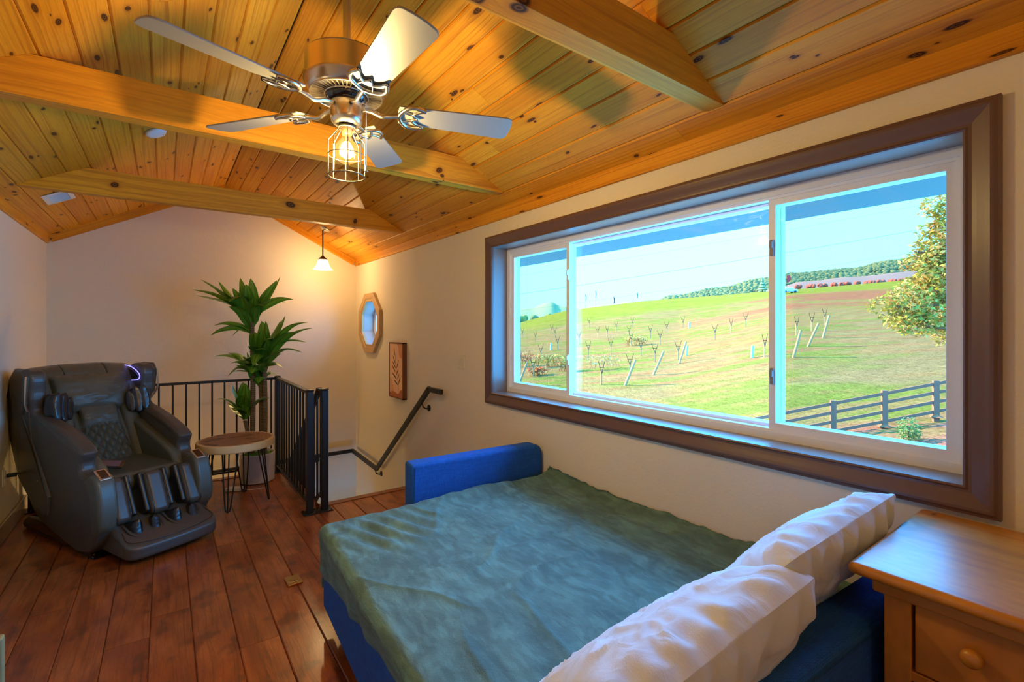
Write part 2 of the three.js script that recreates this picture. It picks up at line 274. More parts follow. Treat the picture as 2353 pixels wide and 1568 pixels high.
// ------------------------------------------------------------------ the room shell
const U0 = -1.7, U1 = 6.2, VL = -0.9, VR = 2.006, EAVE = 2.32, SL = 0.51, VM = (VL + VR) / 2, BETA = Math.atan(SL), PIT = -1.08;
const ridgeY = EAVE + SL * (VM - VL);
const roofY = (v) => ridgeY - SL * Math.abs(v - VM);
{
  // floor: planks one by one, over a slab with an L-shaped stair opening
  const floor = struct('floor');
  const slab = extr(shape([[U0, VL - 0.2], [U1 + 0.2, VL - 0.2], [U1 + 0.2, VL - 0.02], [5.34, VL - 0.02], [5.34, 0.985], [4.07, 0.985], [4.07, VR + 0.25], [U0, VR + 0.25]]), 0.24);
  slab.applyMatrix4(M4(V3(0, 0, -1), V3(1, 0, 0), V3(0, -1, 0), V3(0, -0.019, 0)));
  mesh('subfloor', slab, M.dark, floor);
  const joints = { '-5': [2.95, 3.688, 2.1], '-4': [2.796], '-3': [3.355, 1.9], '-2': [3.71, 2.5], '-1': [2.811, 4.3], '0': [2.99], '1': [3.345, 2.2], '2': [3.712, 2.467], '3': [2.814, 3.62] };
  let k = 0;
  for (let i = -6; i < 13; i++) {
    let a = -0.057 + 0.166 * i, b = a + 0.166; a = Math.max(a, VL); b = Math.min(b, VR); if (b - a < 0.01) continue;
    const pieces = a < 0.97 && b > 0.985 ? [[a, 0.985, 5.33], [0.985, b, 4.06]] : [[a, b, a < 0.97 ? 5.33 : 4.06]];
    for (const [v0, v1, end] of pieces) {
      const js = [U0, ...(joints[i] || []), end]; let cuts = [...js].sort((p, q) => p - q), out = [cuts[0]];
      for (let q = 1; q < cuts.length; q++) { let s = out[out.length - 1]; while (cuts[q] - s > 1.75) { s += rr(0.8, 1.25); if (cuts[q] - s > 0.25) out.push(s); } out.push(cuts[q]); }
      for (let q = 1; q < out.length; q++) {
        const L = out[q] - out[q - 1] - 0.0015, w = v1 - v0 - 0.0015, c = 0.0045; if (L < 0.02) continue;
        const s = shape([[0, -0.014], [w, -0.014], [w, -c], [w - c, 0], [c, 0], [0, -c]]);
        const g = extr(s, L, 0); const strip = k % FL_N, off = rr(0, FL_L - L);
        uvPlanar(g, (p) => (p.z + off) / FL_L, (p) => (strip + 0.04 + 0.92 * clamp(p.x / 0.17)) / FL_N); k++;
        const m = mesh('floor_plank', g, M.floor, floor); m.position.copy(P(out[q], v0, -0.0005 * rnd()));
      }
    }
  }
  // wooden nosing round the stair opening
  const nose = (a, b) => { const g = bar(a, b, 0.07, 0.028); const L = a.distanceTo(b), st = k++ % FL_N; return uvBox(g, 1 / FL_L); };
  mesh('stair_nosing', nose(P(3.98, 0.985, -0.008), P(5.34, 0.985, -0.008)), M.floor, floor);
  mesh('stair_nosing', nose(P(4.07, 0.99, -0.008), P(4.07, VR, -0.008)), M.floor, floor);
  mesh('stair_nosing', nose(P(5.34, VL, -0.008), P(5.34, 0.985, -0.008)), M.floor, floor);

  // stairs down to the landing in the corner
  const st = struct('stairs'), n = 5;
  for (let q = 0; q < n; q++) {
    const u0 = 4.1 + q * 0.235, y = -0.18 * (q + 1);
    mesh('stair_tread', uvBox(box(0.98, 0.028, 0.26, 1.495, y - 0.014, -(u0 + 0.12)), 1 / FL_L), M.floor, st);
    mesh('stair_riser', box(0.98, 0.16, 0.018, 1.495, y + 0.08, -u0), M.white, st);
  }
  mesh('landing', uvBox(box(VR - VL, 0.05, 1.0, VM, PIT - 0.025, -5.73), 1 / FL_L), M.floor, st);
  mesh('stairwell_side', box(0.1, 1.3, 1.4, 0.93, -0.72, -4.62), M.wall, st);
  mesh('stairwell_side', box(2.1, 1.3, 0.1, -0.02, -0.72, -5.28), M.wall, st);
  mesh('stairwell_side', box(1.1, 1.2, 0.06, 1.49, -0.88, -4.02), M.wall, st);

  // walls with real thickness; window openings are holes
  const rect = (h, u0, u1, y0, y1) => { const p = new THREE.Path(); p.moveTo(u0, y0); p.lineTo(u0, y1); p.lineTo(u1, y1); p.lineTo(u1, y0); h.push(p); };
  const wr = shape([[U0 - 0.2, PIT - 0.1], [U1 + 0.2, PIT - 0.1], [U1 + 0.2, EAVE + 0.02], [U0 - 0.2, EAVE + 0.02]]);
  rect(wr.holes, 0.36, 3.02, 0.95, 2.075);
  { const p = new THREE.Path(); for (let i = 0; i < 8; i++) { const a = (i + 0.5) * Math.PI / 4, r = 0.262 / Math.cos(Math.PI / 8); p[i ? 'lineTo' : 'moveTo'](5.63 + r * Math.cos(a), 1.51 + r * Math.sin(a)); } wr.holes.push(p); }
  struct('wall_right', uvBox(extr(wr, 0.26).applyMatrix4(UYV(VR))), M.wall);
  struct('wall_left', uvBox(box(0.2, EAVE - PIT + 0.1, U1 - U0 + 0.4, VL - 0.1, (EAVE + PIT - 0.1) / 2, -(U0 + U1) / 2)), M.wall);
  const gable = () => shape([[VL - 0.01, PIT - 0.1], [VR + 0.01, PIT - 0.1], [VR + 0.01, EAVE + 0.05], [VM, ridgeY + 0.06], [VL - 0.01, EAVE + 0.05]]);
  struct('wall_far', uvBox(extr(gable(), 0.2).translate(0, 0, -U1 - 0.2)), M.wall);
  struct('wall_near', uvBox(extr(gable(), 0.2).translate(0, 0, -U0)), M.wall);

  // ceiling: tongue-and-groove pine, board by board, on both slopes
  const ceil = struct('ceiling'), SW = (VR - VM) / Math.cos(BETA), nB = 12, bw = SW / nB, cb = Math.cos(BETA), sb = Math.sin(BETA);
  for (const side of [1, -1]) for (let i = 0; i < nB; i++) {
    let u = U1 + 0.02; const first = rr(0.8, 3.0); let q = 0;
    while (u > U0 - 0.02) {
      let L = q++ === 0 ? first : rr(2.2, 3.1); if (u - L < U0 + 0.5) L = u - U0 + 0.02;
      L = Math.min(L, 3.15);
      const g = boardGeo(bw - 0.0012, 0.018, L - 0.001, Math.floor(rr(0, PINE_N)), rr(0, PINE_L - L), 0.007);
      const a = (i + 0.0) * bw, m = mesh('ceiling_board', g, M.pine, ceil);
      const X = side > 0 ? V3(cb, -sb, 0) : V3(cb, sb, 0), Y = side > 0 ? V3(sb, cb, 0) : V3(-sb, cb, 0);
      const o = side > 0 ? V3(VM + a * cb, ridgeY - a * sb, -u) : V3(VL + a * cb, EAVE + a * sb, -u);
      m.applyMatrix4(M4(X, Y, V3(0, 0, 1), o)); u -= L;
    }
  }
  for (const side of [1, -1]) {
    const g = box(SW + 0.75, 0.16, U1 - U0 + 0.8, 0, 0, 0), m = mesh('roof_deck', g, M.roof, ceil);
    const mid = (SW + 0.72) / 2, X = V3(cb * side, -sb, 0), Y = V3(sb * side, cb, 0), Z = V3(0, 0, side);
    m.applyMatrix4(M4(X, Y, Z, V3(VM, ridgeY, -(U0 + U1) / 2).addScaledVector(X, mid - 0.02).addScaledVector(Y, 0.1)));
  }
  // pine trim where the ceiling meets the walls
  const plank = (L, w, t) => boardGeo(w, t, L, Math.floor(rr(0, PINE_N)), rr(0, PINE_L - L), 0.003);
  for (const [a, b] of [[U1, 3.55], [3.55, 0.95], [0.95, U0]]) {
    let m = struct('trim_1', plank(a - b, 0.085, 0.018), M.pine); m.applyMatrix4(M4(V3(0, -1, 0), V3(1, 0, 0), V3(0, 0, 1), V3(VR - 0.018, EAVE + 0.012, -a)));
    m = struct('trim_2', plank(a - b, 0.085, 0.018), M.pine); m.applyMatrix4(M4(V3(0, 1, 0), V3(-1, 0, 0), V3(0, 0, 1), V3(VL + 0.018, EAVE - 0.073, -a)));
  }
  for (const side of [1, -1]) {                                    // raking boards on the far gable
    const L = SW - 0.01, g = plank(L, 0.075, 0.018), d = side > 0 ? V3(cb, -sb, 0) : V3(-cb, -sb, 0), inn = side > 0 ? V3(-sb, -cb, 0) : V3(sb, -cb, 0);
    const m = struct('trim_3', g, M.pine), Y = d.clone().cross(inn);
    m.applyMatrix4(M4(inn, Y, d, V3(VM, ridgeY + 0.003, -U1 + (Y.z > 0 ? 0 : 0.018))));
  }
  // glossy wooden baseboard on the left wall and far edge, cream casing at the left edge of the frame
  struct('baseboard_left', uvBox(rbox(0.018, 0.13, 5.33 - U0, 0.006, VL + 0.009, 0.065, -(U0 + 5.33) / 2), 1 / 1.2), phys({ color: lin(0.3, 0.21, 0.13), roughness: 0.3, clearcoat: 0.5, clearcoatRoughness: 0.15 }));
  struct('trim_4', [rbox(0.05, 0.94, 0.02, 0.004, -0.3615, 0.47, -1.725), rbox(0.05, 0.68, 0.03, 0.006, -0.351, 0.34, -1.715)], std({ color: lin(0.3, 0.24, 0.1), roughness: 0.6 }));
}

// ------------------------------------------------------------------ mitred frames (casings, sashes)
function offsetPoly(pts, o) {                // pts counter-clockwise, o outward
  const n = pts.length; return pts.map((p, i) => {
    const a = pts[(i + n - 1) % n], b = pts[(i + 1) % n], d1 = V2(p[0] - a[0], p[1] - a[1]).normalize(), d2 = V2(b[0] - p[0], b[1] - p[1]).normalize();
    const n1 = V2(d1.y, -d1.x), n2 = V2(d2.y, -d2.x), k = o / (1 + n1.dot(n2)); return [p[0] + (n1.x + n2.x) * k, p[1] + (n1.y + n2.y) * k];
  });
}
function frameSides(pts, prof, world) {      // prof: closed loop of [outward, height]; one geometry per side
  const n = pts.length, rings = prof.map(([o, h]) => offsetPoly(pts, o).map((p) => world(p[0], p[1], h))), out = [];
  for (let i = 0; i < n; i++) {
    const j = (i + 1) % n, pos = [], uv = []; const L = rings[0][i].distanceTo(rings[0][j]);
    const tri = (a, b, c, ua, ub, uc) => { for (const q of [a, b, c]) pos.push(q.x, q.y, q.z); uv.push(...ua, ...ub, ...uc); };
    let acc = 0;
    for (let k = 0; k < prof.length; k++) {
      const m = (k + 1) % prof.length, A = rings[k][i], B = rings[k][j], C = rings[m][j], D = rings[m][i], w = Math.hypot(prof[m][0] - prof[k][0], prof[m][1] - prof[k][1]);
      tri(A, B, C, [0, acc], [L, acc], [L, acc + w]); tri(A, C, D, [0, acc], [L, acc + w], [0, acc + w]); acc += w;
    }
    const g = new THREE.BufferGeometry(); g.setAttribute('position', new THREE.Float32BufferAttribute(pos, 3)); g.setAttribute('uv', new THREE.Float32BufferAttribute(uv, 2)); g.computeVertexNormals(); out.push(g);
  }
  return out;
}
const rectPts = (u0, u1, y0, y1) => [[u0, y0], [u1, y0], [u1, y1], [u0, y1]];
{
  const W = struct('window_1');
  const atV = (v) => (u, y, h) => P(u, v - h, y);
  // moulded brown casing
  const prof = [[0, 0], [0, 0.016], [0.006, 0.02], [0.012, 0.015], [0.02, 0.015], [0.032, 0.019], [0.05, 0.026], [0.062, 0.03], [0.07, 0.03], [0.078, 0.024], [0.085, 0.022], [0.085, 0]];
  frameSides(rectPts(0.375, 3.0, 0.965, 2.055), prof, atV(VR)).forEach((g) => mesh('casing', g, M.trim, W));
  frameSides(rectPts(0.375, 3.0, 0.965, 2.055), [[0, 0.001], [0, -0.135], [0.02, -0.135], [0.02, 0.001]], atV(VR)).forEach((g, i) => mesh(i === 0 ? 'sill' : 'jamb', g, M.jamb, W));
  // white vinyl frame, two sliding sashes and the fixed light between them
  frameSides(rectPts(0.42, 2.955, 1.01, 2.01), [[0, -0.17], [0, -0.135], [0.012, -0.135], [0.012, -0.128], [0.05, -0.128], [0.05, -0.218], [0, -0.218]], atV(VR)).forEach((g) => mesh('vinyl_frame', g, M.vinyl, W));
  const sash = (u0, u1, y0, y1, h0, h1, w, glass, name) => {
    frameSides(rectPts(u0 + w, u1 - w, y0 + w, y1 - w), [[0, h1 + 0.008], [0.006, h0], [w, h0], [w, h1], [0, h1]], atV(VR)).forEach((g) => mesh('sash_frame', g, M.vinyl, W));
    mesh('pane', box(0.005, y1 - y0 - 2 * w + 0.012, u1 - u0 - 2 * w + 0.012, VR - (h0 + h1) / 2, (y0 + y1) / 2, -(u0 + u1) / 2), glass, W);
  };
  sash(2.315, 2.957, 1.008, 2.012, -0.14, -0.175, 0.034, M.screenGlass);
  sash(0.418, 1.035, 1.008, 2.012, -0.14, -0.175, 0.034, M.screenGlass);
  sash(1.0, 2.35, 1.008, 2.012, -0.18, -0.215, 0.022, M.glass);
  for (const [u, s] of [[2.325, 1], [1.02, -1]]) for (const y of [1.24, 1.8]) {
    const l = mesh('latch', [rbox(0.012, 0.07, 0.016, 0.003, VR + 0.136, y, -u), rbox(0.012, 0.03, 0.012, 0.003, VR + 0.128, y + 0.012, -u)], s > 0 ? M.vinyl : M.latchGrey ||= std({ color: lin(0.28, 0.26, 0.25), roughness: 0.5 }), W);
  }
  // octagonal stair window
  const O = struct('window_2'), oct = (r, e = 0) => { const p = []; for (let i = 0; i < 8; i++) { const a = (i + 0.5) * Math.PI / 4, q = r / Math.cos(Math.PI / 8); p.push([5.63 + q * Math.cos(a), 1.51 + q * Math.sin(a)]); } return p; };
  const frame = frameSides(oct(0.255), [[0, 0.0], [0, 0.03], [0.008, 0.034], [0.03, 0.03], [0.036, 0.036], [0.095, 0.04], [0.1, 0.036], [0.1, 0.0]], atV(VR)); 
  frame.forEach((g, i) => { uvPlanar(g, (q) => (q.y * 0.7 + q.z) / PINE_L, () => 0.5); const u = g.attributes.uv; for (let k = 0; k < u.count; k++) u.setY(k, (i + 0.5) / PINE_N); mesh('casing', g, M.octWood ||= std({ color: lin(0.5, 0.33, 0.15), roughness: 0.5 }), O); });
  frameSides(oct(0.255), [[0, 0.001], [0, -0.2], [0.02, -0.2], [0.02, 0.001]], atV(VR)).forEach((g) => mesh('jamb', g, M.octJamb ||= std({ color: lin(0.42, 0.34, 0.3), roughness: 0.6 }), O));
  frameSides(oct(0.205), [[0, -0.15], [0, -0.13], [0.03, -0.125], [0.052, -0.125], [0.052, -0.2], [0, -0.2]], atV(VR)).forEach((g) => mesh('vinyl_frame', g, M.vinyl, O));
  mesh('pane', extr(shape(oct(0.21)), 0.005).applyMatrix4(UYV(VR + 0.15)), M.glass, O);
  // eave outside: soffit board and fascia
  struct('soffit', box(0.42, 0.02, 9, VR + 0.46, 2.085, -2.2), M.soffit);
  struct('fascia', box(0.03, 0.14, 9, VR + 0.66, 2.12, -2.2), M.soffit);
  struct('outer_wall', box(0.04, 3.4, 9.2, VR + 0.275, -2.2, -2.3), M.ext);
}

// ------------------------------------------------------------------ collar-tie beams
{
  const spec = [[1.093, 'thick pine collar beam nearest the camera, crossing the top of the picture above the window'], [2.695, 'long pine collar beam running behind the ceiling fan'], [4.386, 'pine collar beam farthest from the camera, in front of the far gable wall']];
  spec.forEach(([u, label], n) => {
    const t = thing('ceiling_beam', label, 'beam', P(u, VM, 2.38), 0);
    const prof = (y0, y1) => { const e = (y) => (ridgeY - y) / SL; return shape([[-e(y0) , y0 - 2.38], [e(y0), y0 - 2.38], [e(y1), y1 - 2.38], [-e(y1), y1 - 2.38]]); };
    const uvw = (g, st) => uvPlanar(g, (q) => (q.x + 1.45) / PINE_L, (q) => (st + 0.06 + 0.88 * clamp((q.y * 0.8 - q.z * 0.9) / 0.26)) / PINE_N);
    mesh('beam_board', uvw(extr(prof(2.38, 2.555), 0.072, 0.002).translate(0, 0, -0.072), (n * 3 + 1) % PINE_N), M.pine, t);
    mesh('beam_board', uvw(extr(prof(2.383, 2.555), 0.014, 0.002).translate(0, 0, -0.09), (n * 3 + 2) % PINE_N), M.pine, t);
    mesh('beam_core', extr(prof(2.39, 2.55), 0.005).translate(0, 0, -0.0765), M.dark, t);
  });
}

// ------------------------------------------------------------------ ceiling fan with caged bulb
const bulbLight = (parent, x, y, z, cd, col = LAMP, r = 1.6) => { const l = new THREE.PointLight(col, cd, 0, 2); l.position.set(x, y, z); l.castShadow = true; l.shadow.radius = r; l.shadow.bias = -0.0005; parent.add(l); return l; };
{
  const t = thing('ceiling_fan', 'brushed nickel ceiling fan with five silver blades and a wire-caged glowing globe bulb', 'ceiling fan', P(1.89, 0.575, 2.04));
  mesh('downrod', cyl(0.0145, 0.0145, 0.5, 0, 0.73, 0), M.nickel, t);
  mesh('canopy', lathe([[0, 0.93], [0.03, 0.935], [0.062, 0.96], [0.068, 1.0], [0.068, 1.02], [0, 1.02]]), M.nickel, t);
  mesh('motor_housing', lathe([[0.014, 0.49], [0.04, 0.485], [0.05, 0.466], [0.142, 0.462], [0.15, 0.457], [0.153, 0.449], [0.153, 0.372], [0.158, 0.366], [0.158, 0.356], [0.152, 0.348], [0.146, 0.33], [0.138, 0.318], [0.134, 0.316], [0.134, 0.322], [0, 0.322]], 64), M.nickel, t);
  const fins = []; for (let i = 0; i < 44; i++) fins.push(box(0.05, 0.006, 0.0042, 0.108, 0.3165, 0).rotateY(i / 44 * Math.PI * 2));
  mesh('vent_grille', merge([...fins, place(new THREE.TorusGeometry(0.134, 0.004, 8, 64), 0, 0.316, 0, Math.PI / 2), place(new THREE.TorusGeometry(0.08, 0.005, 8, 64), 0, 0.315, 0, Math.PI / 2)]), M.nickel, t);
  mesh('flywheel', lathe([[0, 0.318], [0.078, 0.316], [0.08, 0.302], [0.066, 0.292], [0.05, 0.282], [0, 0.282]]), M.glossBlack, t);
  mesh('switch_housing', lathe([[0, 0.2], [0.03, 0.2], [0.048, 0.204], [0.057, 0.214], [0.061, 0.23], [0.061, 0.284], [0.056, 0.29], [0, 0.29]]), M.nickel, t);
  const bl = new THREE.Shape(); bl.moveTo(0.2, -0.052); bl.lineTo(0.63, -0.07); bl.quadraticCurveTo(0.662, -0.07, 0.664, -0.045); bl.quadraticCurveTo(0.672, 0, 0.664, 0.045); bl.quadraticCurveTo(0.662, 0.07, 0.63, 0.07); bl.lineTo(0.2, 0.052); bl.quadraticCurveTo(0.19, 0, 0.2, -0.052);
  const bladeG = extr(bl, 0.007, 0.0018, 2).translate(0, 0, -0.0035).rotateX(-Math.PI / 2);
  const y = -0.01, S = [];
  S.push(tube([V3(0.07, 0.0, 0), V3(0.1, -0.006, 0), V3(0.135, -0.02, 0), V3(0.17, -0.014, 0), V3(0.2, y, 0)], 0.0095));
  S.push(tube([V3(0.3, y, 0.05), V3(0.262, y, 0.064), V3(0.225, y, 0.052), V3(0.2, y, 0), V3(0.225, y, -0.052), V3(0.262, y, -0.064), V3(0.3, y, -0.05)], 0.0085));
  S.push(tube([V3(0.3, y, 0.05), V3(0.27, y, 0.036), V3(0.252, y, 0.016), V3(0.272, y, 0), V3(0.252, y, -0.016), V3(0.27, y, -0.036), V3(0.3, y, -0.05)], 0.006));
  S.push(tube([V3(0.212, y, 0.03), V3(0.235, y, 0.022), V3(0.252, y, 0.016)], 0.004), tube([V3(0.212, y, -0.03), V3(0.235, y, -0.022), V3(0.252, y, -0.016)], 0.004));
  for (const z of [0.05, -0.05, 0]) S.push(place(new THREE.SphereGeometry(0.008, 10, 6), z ? 0.295 : 0.272, y, z));
  const ironG = merge(S);
  for (let k = 0; k < 5; k++) {
    const b = mesh('blade', bladeG, M.blade, t); b.position.y = 0.272; b.rotation.order = 'YXZ'; b.rotation.y = (90 - (36 + 72 * k)) * D2R; b.rotation.x = -13 * D2R;
    mesh('blade_iron', ironG, M.chrome, b);
  }
  mesh('lamp_socket', lathe([[0, 0.2], [0.03, 0.2], [0.031, 0.188], [0.02, 0.185], [0.019, 0.165], [0, 0.165]]), M.bronze, t);
  const bulb = lathe([[0.0001, 0.05], [0.015, 0.0525], [0.029, 0.06], [0.04, 0.073], [0.0455, 0.09], [0.046, 0.1], [0.042, 0.118], [0.032, 0.134], [0.022, 0.147], [0.017, 0.16], [0.017, 0.172]], 32);
  const bm = mesh('bulb', bulb, M.bulb, t); const fil = [];
  for (let i = 0; i < 6; i++) { const a = i * Math.PI / 3; fil.push(poly([V3(0.006 * Math.cos(a), 0.125, 0.006 * Math.sin(a)), V3(0.013 * Math.cos(a), 0.075, 0.013 * Math.sin(a))], 0.0016, 6)); }
  mesh('filament', fil, M.filament, bm);
  const w = []; for (let i = 0; i < 8; i++) { const a = (i + 0.3) * Math.PI / 4, c = Math.cos(a), s = Math.sin(a); w.push(poly([V3(0.029 * c, 0.197, 0.029 * s), V3(0.034 * c, 0.182, 0.034 * s), V3(0.068 * c, 0.138, 0.068 * s), V3(0.068 * c, 0.003, 0.068 * s)], 0.0019, 6)); }
  for (const [r, yy, k] of [[0.068, 0.003, 0.0024], [0.068, 0.083, 0.0017], [0.031, 0.192, 0.004]]) w.push(place(new THREE.TorusGeometry(r, k, 8, 48), 0, yy, 0, Math.PI / 2));
  mesh('wire_cage', w, M.cageWire ||= std({ color: lin(0.3, 0.28, 0.25), roughness: 0.35, metalness: 1 }), t);
  const cx = 0.062, cz = 0.045, ch = []; for (let i = 0; i < 70; i++) ch.push(place(new THREE.SphereGeometry(0.0016, 6, 4), cx, 0.29 - i * 0.0036, cz));
  mesh('pull_chain', merge(ch.concat([lathe([[0, 0.045], [0.003, 0.043], [0.003, 0.034], [0.0075, 0.024], [0.007, 0.02], [0, 0.02]], 12).translate(cx, 0, cz), box(0.03, 0.005, 0.005, cx * 0.78, 0.288, cz * 0.78)])), M.nickel, t);
  bulbLight(t, 0, 0.1, 0, BULB_CD);
}
// pendant over the stairwell, and the lamp behind the camera whose warm light falls on the beams
{
  const t = thing('pendant_lamp', 'small pendant lamp with a glowing bell-shaped glass shade hanging over the stairwell', 'lamp', P(5.67, 1.456, 2.114));
  mesh('lamp_shade', lathe([[0.112, 0.002], [0.1, 0.008], [0.086, 0.022], [0.07, 0.048], [0.058, 0.078], [0.049, 0.112], [0.044, 0.114], [0.053, 0.077], [0.066, 0.046], [0.082, 0.019], [0.1, 0.0035], [0.112, 0.002]], 48), M.shade, t);
  mesh('cap', lathe([[0.051, 0.112], [0.05, 0.118], [0.03, 0.14], [0.016, 0.148], [0.012, 0.16], [0, 0.16]], 32), M.bronze, t);
  mesh('stem', [cyl(0.0075, 0.0075, 0.3, 0, 0.3, 0, 12), place(cyl(0.007, 0.007, 0.05, 0, 0, 0, 12), 0.012, 0.465, 0, 0, 0, -0.5)], M.bronze, t);
  mesh('canopy', place(lathe([[0, -0.03], [0.03, -0.026], [0.058, -0.01], [0.06, 0.004], [0, 0.004]], 32), 0.026, 0.474, 0, 0, 0, -BETA), M.nickel, t);
  const b = mesh('bulb', place(new THREE.SphereGeometry(0.026, 20, 14), 0, 0.052, 0), M.bulb, t);
  bulbLight(t, 0, 0.052, 0, PENDANT_CD, new THREE.Color(1, 0.66, 0.3), 1.4);
}
{
  const t = thing('globe_lamp', 'warm glass globe lamp hanging behind the camera, outside the picture', 'lamp', P(-0.9, 0.55, 2.3));
  mesh('lamp_shade', place(new THREE.SphereGeometry(0.08, 28, 18), 0, 0.08, 0), M.shade2 ||= phys({ color: lin(1, 0.9, 0.7), roughness: 0.1, transmission: 1, thickness: 0, emissive: lin(1, 0.7, 0.35), emissiveIntensity: 0.6 }), t);
  mesh('stem', cyl(0.008, 0.008, 0.6, 0, 0.46, 0, 12), M.bronze, t); mesh('canopy', cyl(0.06, 0.06, 0.03, 0, 0.74, 0), M.bronze, t);
  bulbLight(t, 0, 0.08, 0, REAR_CD, LAMP, 2.5);
}

{
  const t = thing('wall_lamp', 'small warm lamp low in the stairwell, hidden below the floor edge', 'lamp', P(6.13, -0.1, -0.5));
  mesh('lamp_shade', place(new THREE.SphereGeometry(0.045, 20, 14), 0, 0, 0), M.shade2, t); mesh('back_plate', rbox(0.08, 0.12, 0.02, 0.006, 0, 0, -0.058), M.bronze, t);
  bulbLight(t, 0, 0, 0, 0.9, LAMP, 2);
}

// ------------------------------------------------------------------ sofa bed, blanket, pillows (turned 3 degrees off the wall)
const SA = 1.55, SB = 1.2, STURN = -3 * D2R, sofaPos = P(SA * 0.9986 - SB * 0.0523, SA * 0.0523 + SB * 0.9986, 0);
const SL3 = (a, b, y) => V3(b - SB, y, -(a - SA));            // (along, across, up) -> the sofa's own axes
{
  const t = thing('sofa_bed', 'bright blue fabric sofa bed pulled out under the window with two low padded arms', 'sofa bed', sofaPos, STURN);
  const armShape = (L, h) => { const s = new THREE.Shape(), r = 0.05, q = 0.075; s.moveTo(0, 0.03); s.lineTo(0, h - r * 0.4); s.quadraticCurveTo(0, h, r * 0.4, h); s.lineTo(L - q, h); s.quadraticCurveTo(L, h, L, h - q); s.lineTo(L, 0.03); s.lineTo(0, 0.03); return s; };
  const toLocal = (g, a, b) => g.applyMatrix4(M4(V3(1, 0, 0), V3(0, 1, 0), V3(0, 0, 1), SL3(a, b, 0)));
  mesh('arm', uvBox(toLocal(extr(armShape(0.9, 0.697), 0.112, 0.022, 4, 8), 2.612, 0.965)), M.sofa, t);
  mesh('arm', uvBox(toLocal(extr(armShape(0.97, 0.705), 0.128, 0.03, 4, 8), 0.645, 0.965)), M.sofa, t);
  const blk = (a0, a1, b0, b1, y0, y1, r) => uvBox(rbox(b1 - b0, y1 - y0, a1 - a0, r).applyMatrix4(new THREE.Matrix4().setPosition(SL3((a0 + a1) / 2, (b0 + b1) / 2, (y0 + y1) / 2))));
  mesh('front_panel', blk(0.55, 2.47, 0.50, 0.545, 0.085, 0.40, 0.012), M.sofa, t);
  mesh('base', blk(0.66, 2.44, 0.55, 1.84, 0.1, 0.33, 0.02), M.sofa, t);
  mesh('mattress', blk(0.66, 2.46, 0.515, 1.84, 0.34, 0.488, 0.045), M.sofa, t);
  for (const [a, b] of [[0.75, 0.62], [2.36, 0.62], [0.75, 1.75], [2.36, 1.75], [2.55, 1.02], [2.55, 1.8], [0.58, 1.02], [0.58, 1.85]]) mesh('foot', lathe([[0, 0], [0.018, 0], [0.026, 0.1], [0, 0.1]], 16).applyMatrix4(new THREE.Matrix4().setPosition(SL3(a, b, 0))), M.black, t);
  mesh('seam', tube([SL3(2.497, 0.985, 0.12), SL3(2.497, 0.985, 0.6), SL3(2.499, 0.99, 0.68)], 0.0025, 5), M.sofa, t);
  mesh('seam', tube([SL3(0.519, 1.0, 0.677), SL3(0.519, 1.4, 0.677), SL3(0.519, 1.85, 0.677)], 0.0028, 5), M.sofa, t);

  // blanket: flat on the bed, falling over the open side and the far corner, crumpled against the wall
  const EY = 0.503, A1 = 2.45, R = 0.045, p0 = 0.76, p1 = 2.72, q0 = -0.3, q1 = 1.44;
  const cloth = (s, tt) => {
    const p = mix(p0, p1, s); let q = mix(q0, q1, tt);
    const drop = 0.155 + 0.05 * Math.sin(p * 3.1 + 1) + 0.05 * smooth(2.0, 2.5, p) + 0.03 * (fbm(p * 5, 3, 2) - 0.5);
    if (q < 0) q *= drop / 0.3;
    let ex = Math.max(0, p - A1 + 0.03), ey = Math.max(0, -q);
    const inArm = smooth(0.42, 0.5, q);
    ex *= mix(0.95, 0.16, inArm);
    const e = Math.hypot(ex, ey) || 1e-6, out = e < R * 1.57 ? R * Math.sin(e / R) : R, down = e < R * 1.57 ? R * (1 - Math.cos(e / R)) : R + e - R * 1.57;
    const hang = smooth(0.02, 0.16, down), wob = hang * (0.006 * Math.sin(p * 17 + 2 * Math.sin(p * 7)) + 0.012 * (fbm(p * 9, q * 4, 2) - 0.5) - 0.012);
    let a = Math.min(p, A1 - 0.03) + out * ex / e + (ex > 0 ? hang * 0.02 * Math.sin(q * 16) : 0), b = 0.515 + Math.max(q, 0) - out * ey / e + wob * (ey > 0 ? -1 : 0);
    let y = EY - down;
    y += inArm * smooth(A1 - 0.11, A1 - 0.02, p) * (0.02 + 0.007 * Math.sin(q * 9)) ;            // roll against the far arm
    if (inArm > 0.5) a = Math.min(a, A1 + 0.028);
    const flat = 1 - smooth(0.0, 0.05, down);
    const w1 = fbm(p * 2.2 + 4, q * 2.2, 2);
    const crease = (f, th, ph) => { const d = (p * Math.cos(th) + q * Math.sin(th)) * f + ph + 1.6 * w1; return Math.pow(1 - Math.abs(2 * (d - Math.floor(d)) - 1), 6); };
    y += flat * (0.010 * (fbm(p * 4, q * 5, 3) - 0.5) + 0.011 * crease(2.1, 0.9, 0.2) * smooth(0.45, 0.62, fbm(p * 2.5 + 9, q * 2.5, 2)) + 0.009 * crease(3.0, 2.2, 0.7) * smooth(0.45, 0.6, fbm(p * 2 + 30, q * 3, 2)));
    const star = smooth(0.34, 0.0, Math.hypot(p - 2.2, q - 0.22)); y += flat * star * 0.011 * Math.sin((q + 0.42 * p) * 62);      // pulled folds near the far corner
    y += 0.05 * (1 - 0.7 * smooth(2.25, 2.45, p)) * smooth(1.29, 1.42, q) * (0.55 + 0.9 * (fbm(p * 7, 9, 3) - 0.35)) + 0.025 * smooth(1.2, 1.4, q) * smooth(2.12, 2.4, p) * (0.6 + 0.6 * fbm(p * 12, q * 12, 2));
    y += 0.02 * smooth(1.15, 1.4, q) * (fbm(p * 16, q * 9, 2) - 0.5);
